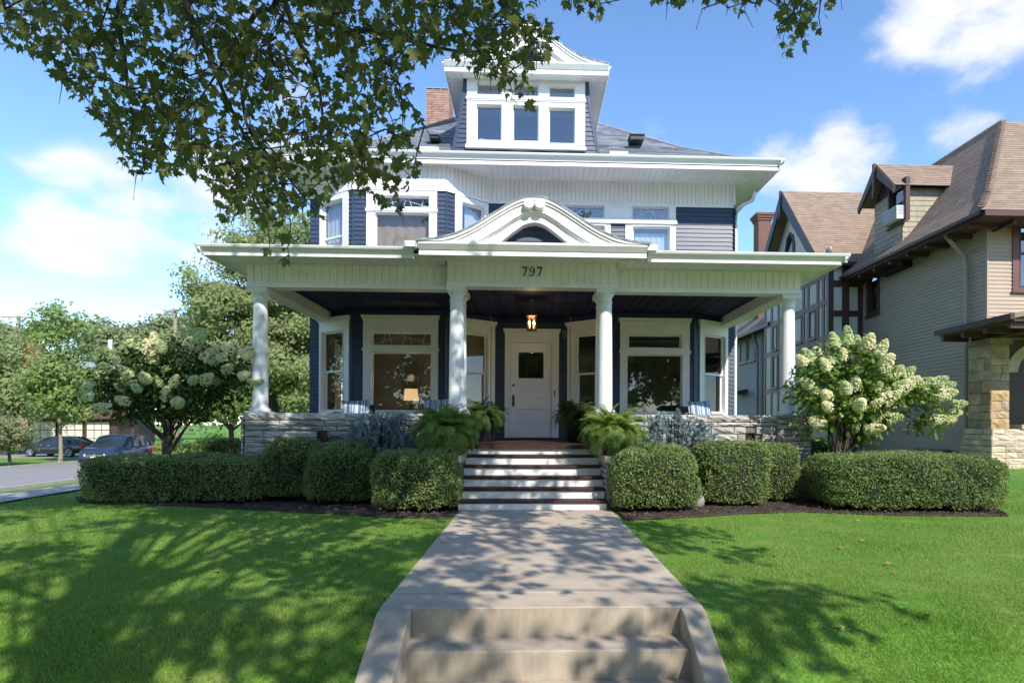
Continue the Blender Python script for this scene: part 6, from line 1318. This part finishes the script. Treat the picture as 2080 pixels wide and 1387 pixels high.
for k in range(135):      # unseen boughs added to shade the left bed, columns and porch
    t_ = Vector((rng.uniform(-9, -1.2), rng.uniform(9.6, 11.6), rng.uniform(0, 3.6)*(1 if k % 3 else .3))); c = np.array(t_+sdir*rng.uniform(9.6, 13.5)); rr = rng.uniform(.3, .6); x, y, d = proj(c)
    if d > .2 and -250 < x < 2330 and y > -1.3*rr*FPX/d-20: continue
    CC.append(c); n = int(66*rr/.45); CP.append(c+rng.normal(size=(n, 3))*np.array([rr, rr, rr*.5])*.62)
CP = np.concatenate(CP); leafobj('upper_shade_foliage', MAPLE, CP, rng.normal(size=CP.shape)*.6+np.array([.2, -.4, .7]), .11+.06*rng.random(len(CP)), maplem, mp_)
b = MB(); b.tube([(.35, -2.4, -.8), (.30, -2.4, .4), (.2, -2.35, 2.2), (.05, -2.2, 4.2), (-.3, -1.9, 6.2), (-.6, -1.5, 8.2), (-.8, -1.2, 10)], [.34, .27, .24, .22, .19, .13, .05], 14); b.build('trunk', bark, mp_, smooth=True)
b = MB(); rootp = [(.05, -2.2, 4.2), (-.1, -2.0, 5.2), (-.3, -1.9, 6.2)]
def limb(px, rads, src): 
    pts = [Vector(src)]+[atY(x, y, Y) for x, y, Y in px]; p0 = pts[0]; p1 = pts[1]; mid = p0.lerp(p1, .5)+Vector((0, 0, .5)); sp_ = smooth_path([p0, mid]+pts[1:]); b.tube(sp_, list(np.linspace(rads[0], rads[1], len(sp_))), 7)
limb([(548, -120, 4.6), (575, -10, 4.7), (610, 90, 4.9), (640, 150, 5.1), (655, 240, 5.3), (640, 330, 5.5)], (.04, .005), rootp[2])
limb([(355, -120, 4.6), (378, 10, 4.7), (400, 60, 4.8), (425, 115, 4.9), (455, 190, 5.0), (500, 290, 5.1), (520, 400, 5.1)], (.045, .005), rootp[1])
limb([(560, -80, 5.0), (520, 25, 5.2), (480, 85, 5.3), (440, 150, 5.4), (400, 210, 5.5)], (.04, .005), rootp[2])
limb([(650, -60, 5.4), (690, 60, 5.5), (745, 62, 5.5), (840, 85, 5.6), (930, 105, 5.7), (1000, 108, 5.7), (1050, 150, 5.7)], (.04, .005), rootp[1])
limb([(1020, -80, 5.2), (1030, 10, 5.2), (1000, 40, 5.2), (985, 90, 5.2)], (.05, .005), rootp[2]); limb([(235, -120, 4.7), (240, 40, 4.8), (255, 130, 4.9), (258, 180, 5.0)], (.05, .006), rootp[1])
limb([(1600, -160, 5.0), (1620, -40, 5.0), (1610, 40, 5.0)], (.05, .006), rootp[2]); limb([(1430, -160, 5.0), (1440, -30, 5.0), (1470, 10, 5.0)], (.05, .006), rootp[2]); limb([(1190, -160, 5.2), (1195, -30, 5.2), (1200, 20, 5.2)], (.05, .006), rootp[2])
limb([(500, 250, 5.1), (560, 330, 5.1), (600, 380, 5.1), (640, 430, 5.1)], (.02, .004), atY(470, 180, 5.1))
for c in CC[::8]: s_ = np.array(rootp[rng.integers(0, 3)]); b.tube([tuple(s_), tuple(s_*.5+c*.5+np.array([0, 0, .4])), tuple(c)], [.03, .016, .006], 6)
b.build('limbs', bark, mp_, smooth=True)
b = MB(); CTa = np.array(CT)
for c in CT:
    dd = np.linalg.norm(CTa-c, axis=1)+(CTa[:, 2] < c[2]+.05)*9; j = int(np.argmin(dd))
    q = CTa[j] if dd[j] < 1.2 else c+np.array([rng.normal()*.08, .1, .3])
    m_ = (c+q)/2+np.array([0, 0, .04])+rng.normal(size=3)*.03; b.tube([tuple(q), tuple(m_), tuple(c), tuple(c+np.array([0, 0, -.12])+rng.normal(size=3)*.03)], [.007, .006, .004, .002], 4)
b.build('twigs', twigm, mp_, kind='stuff')
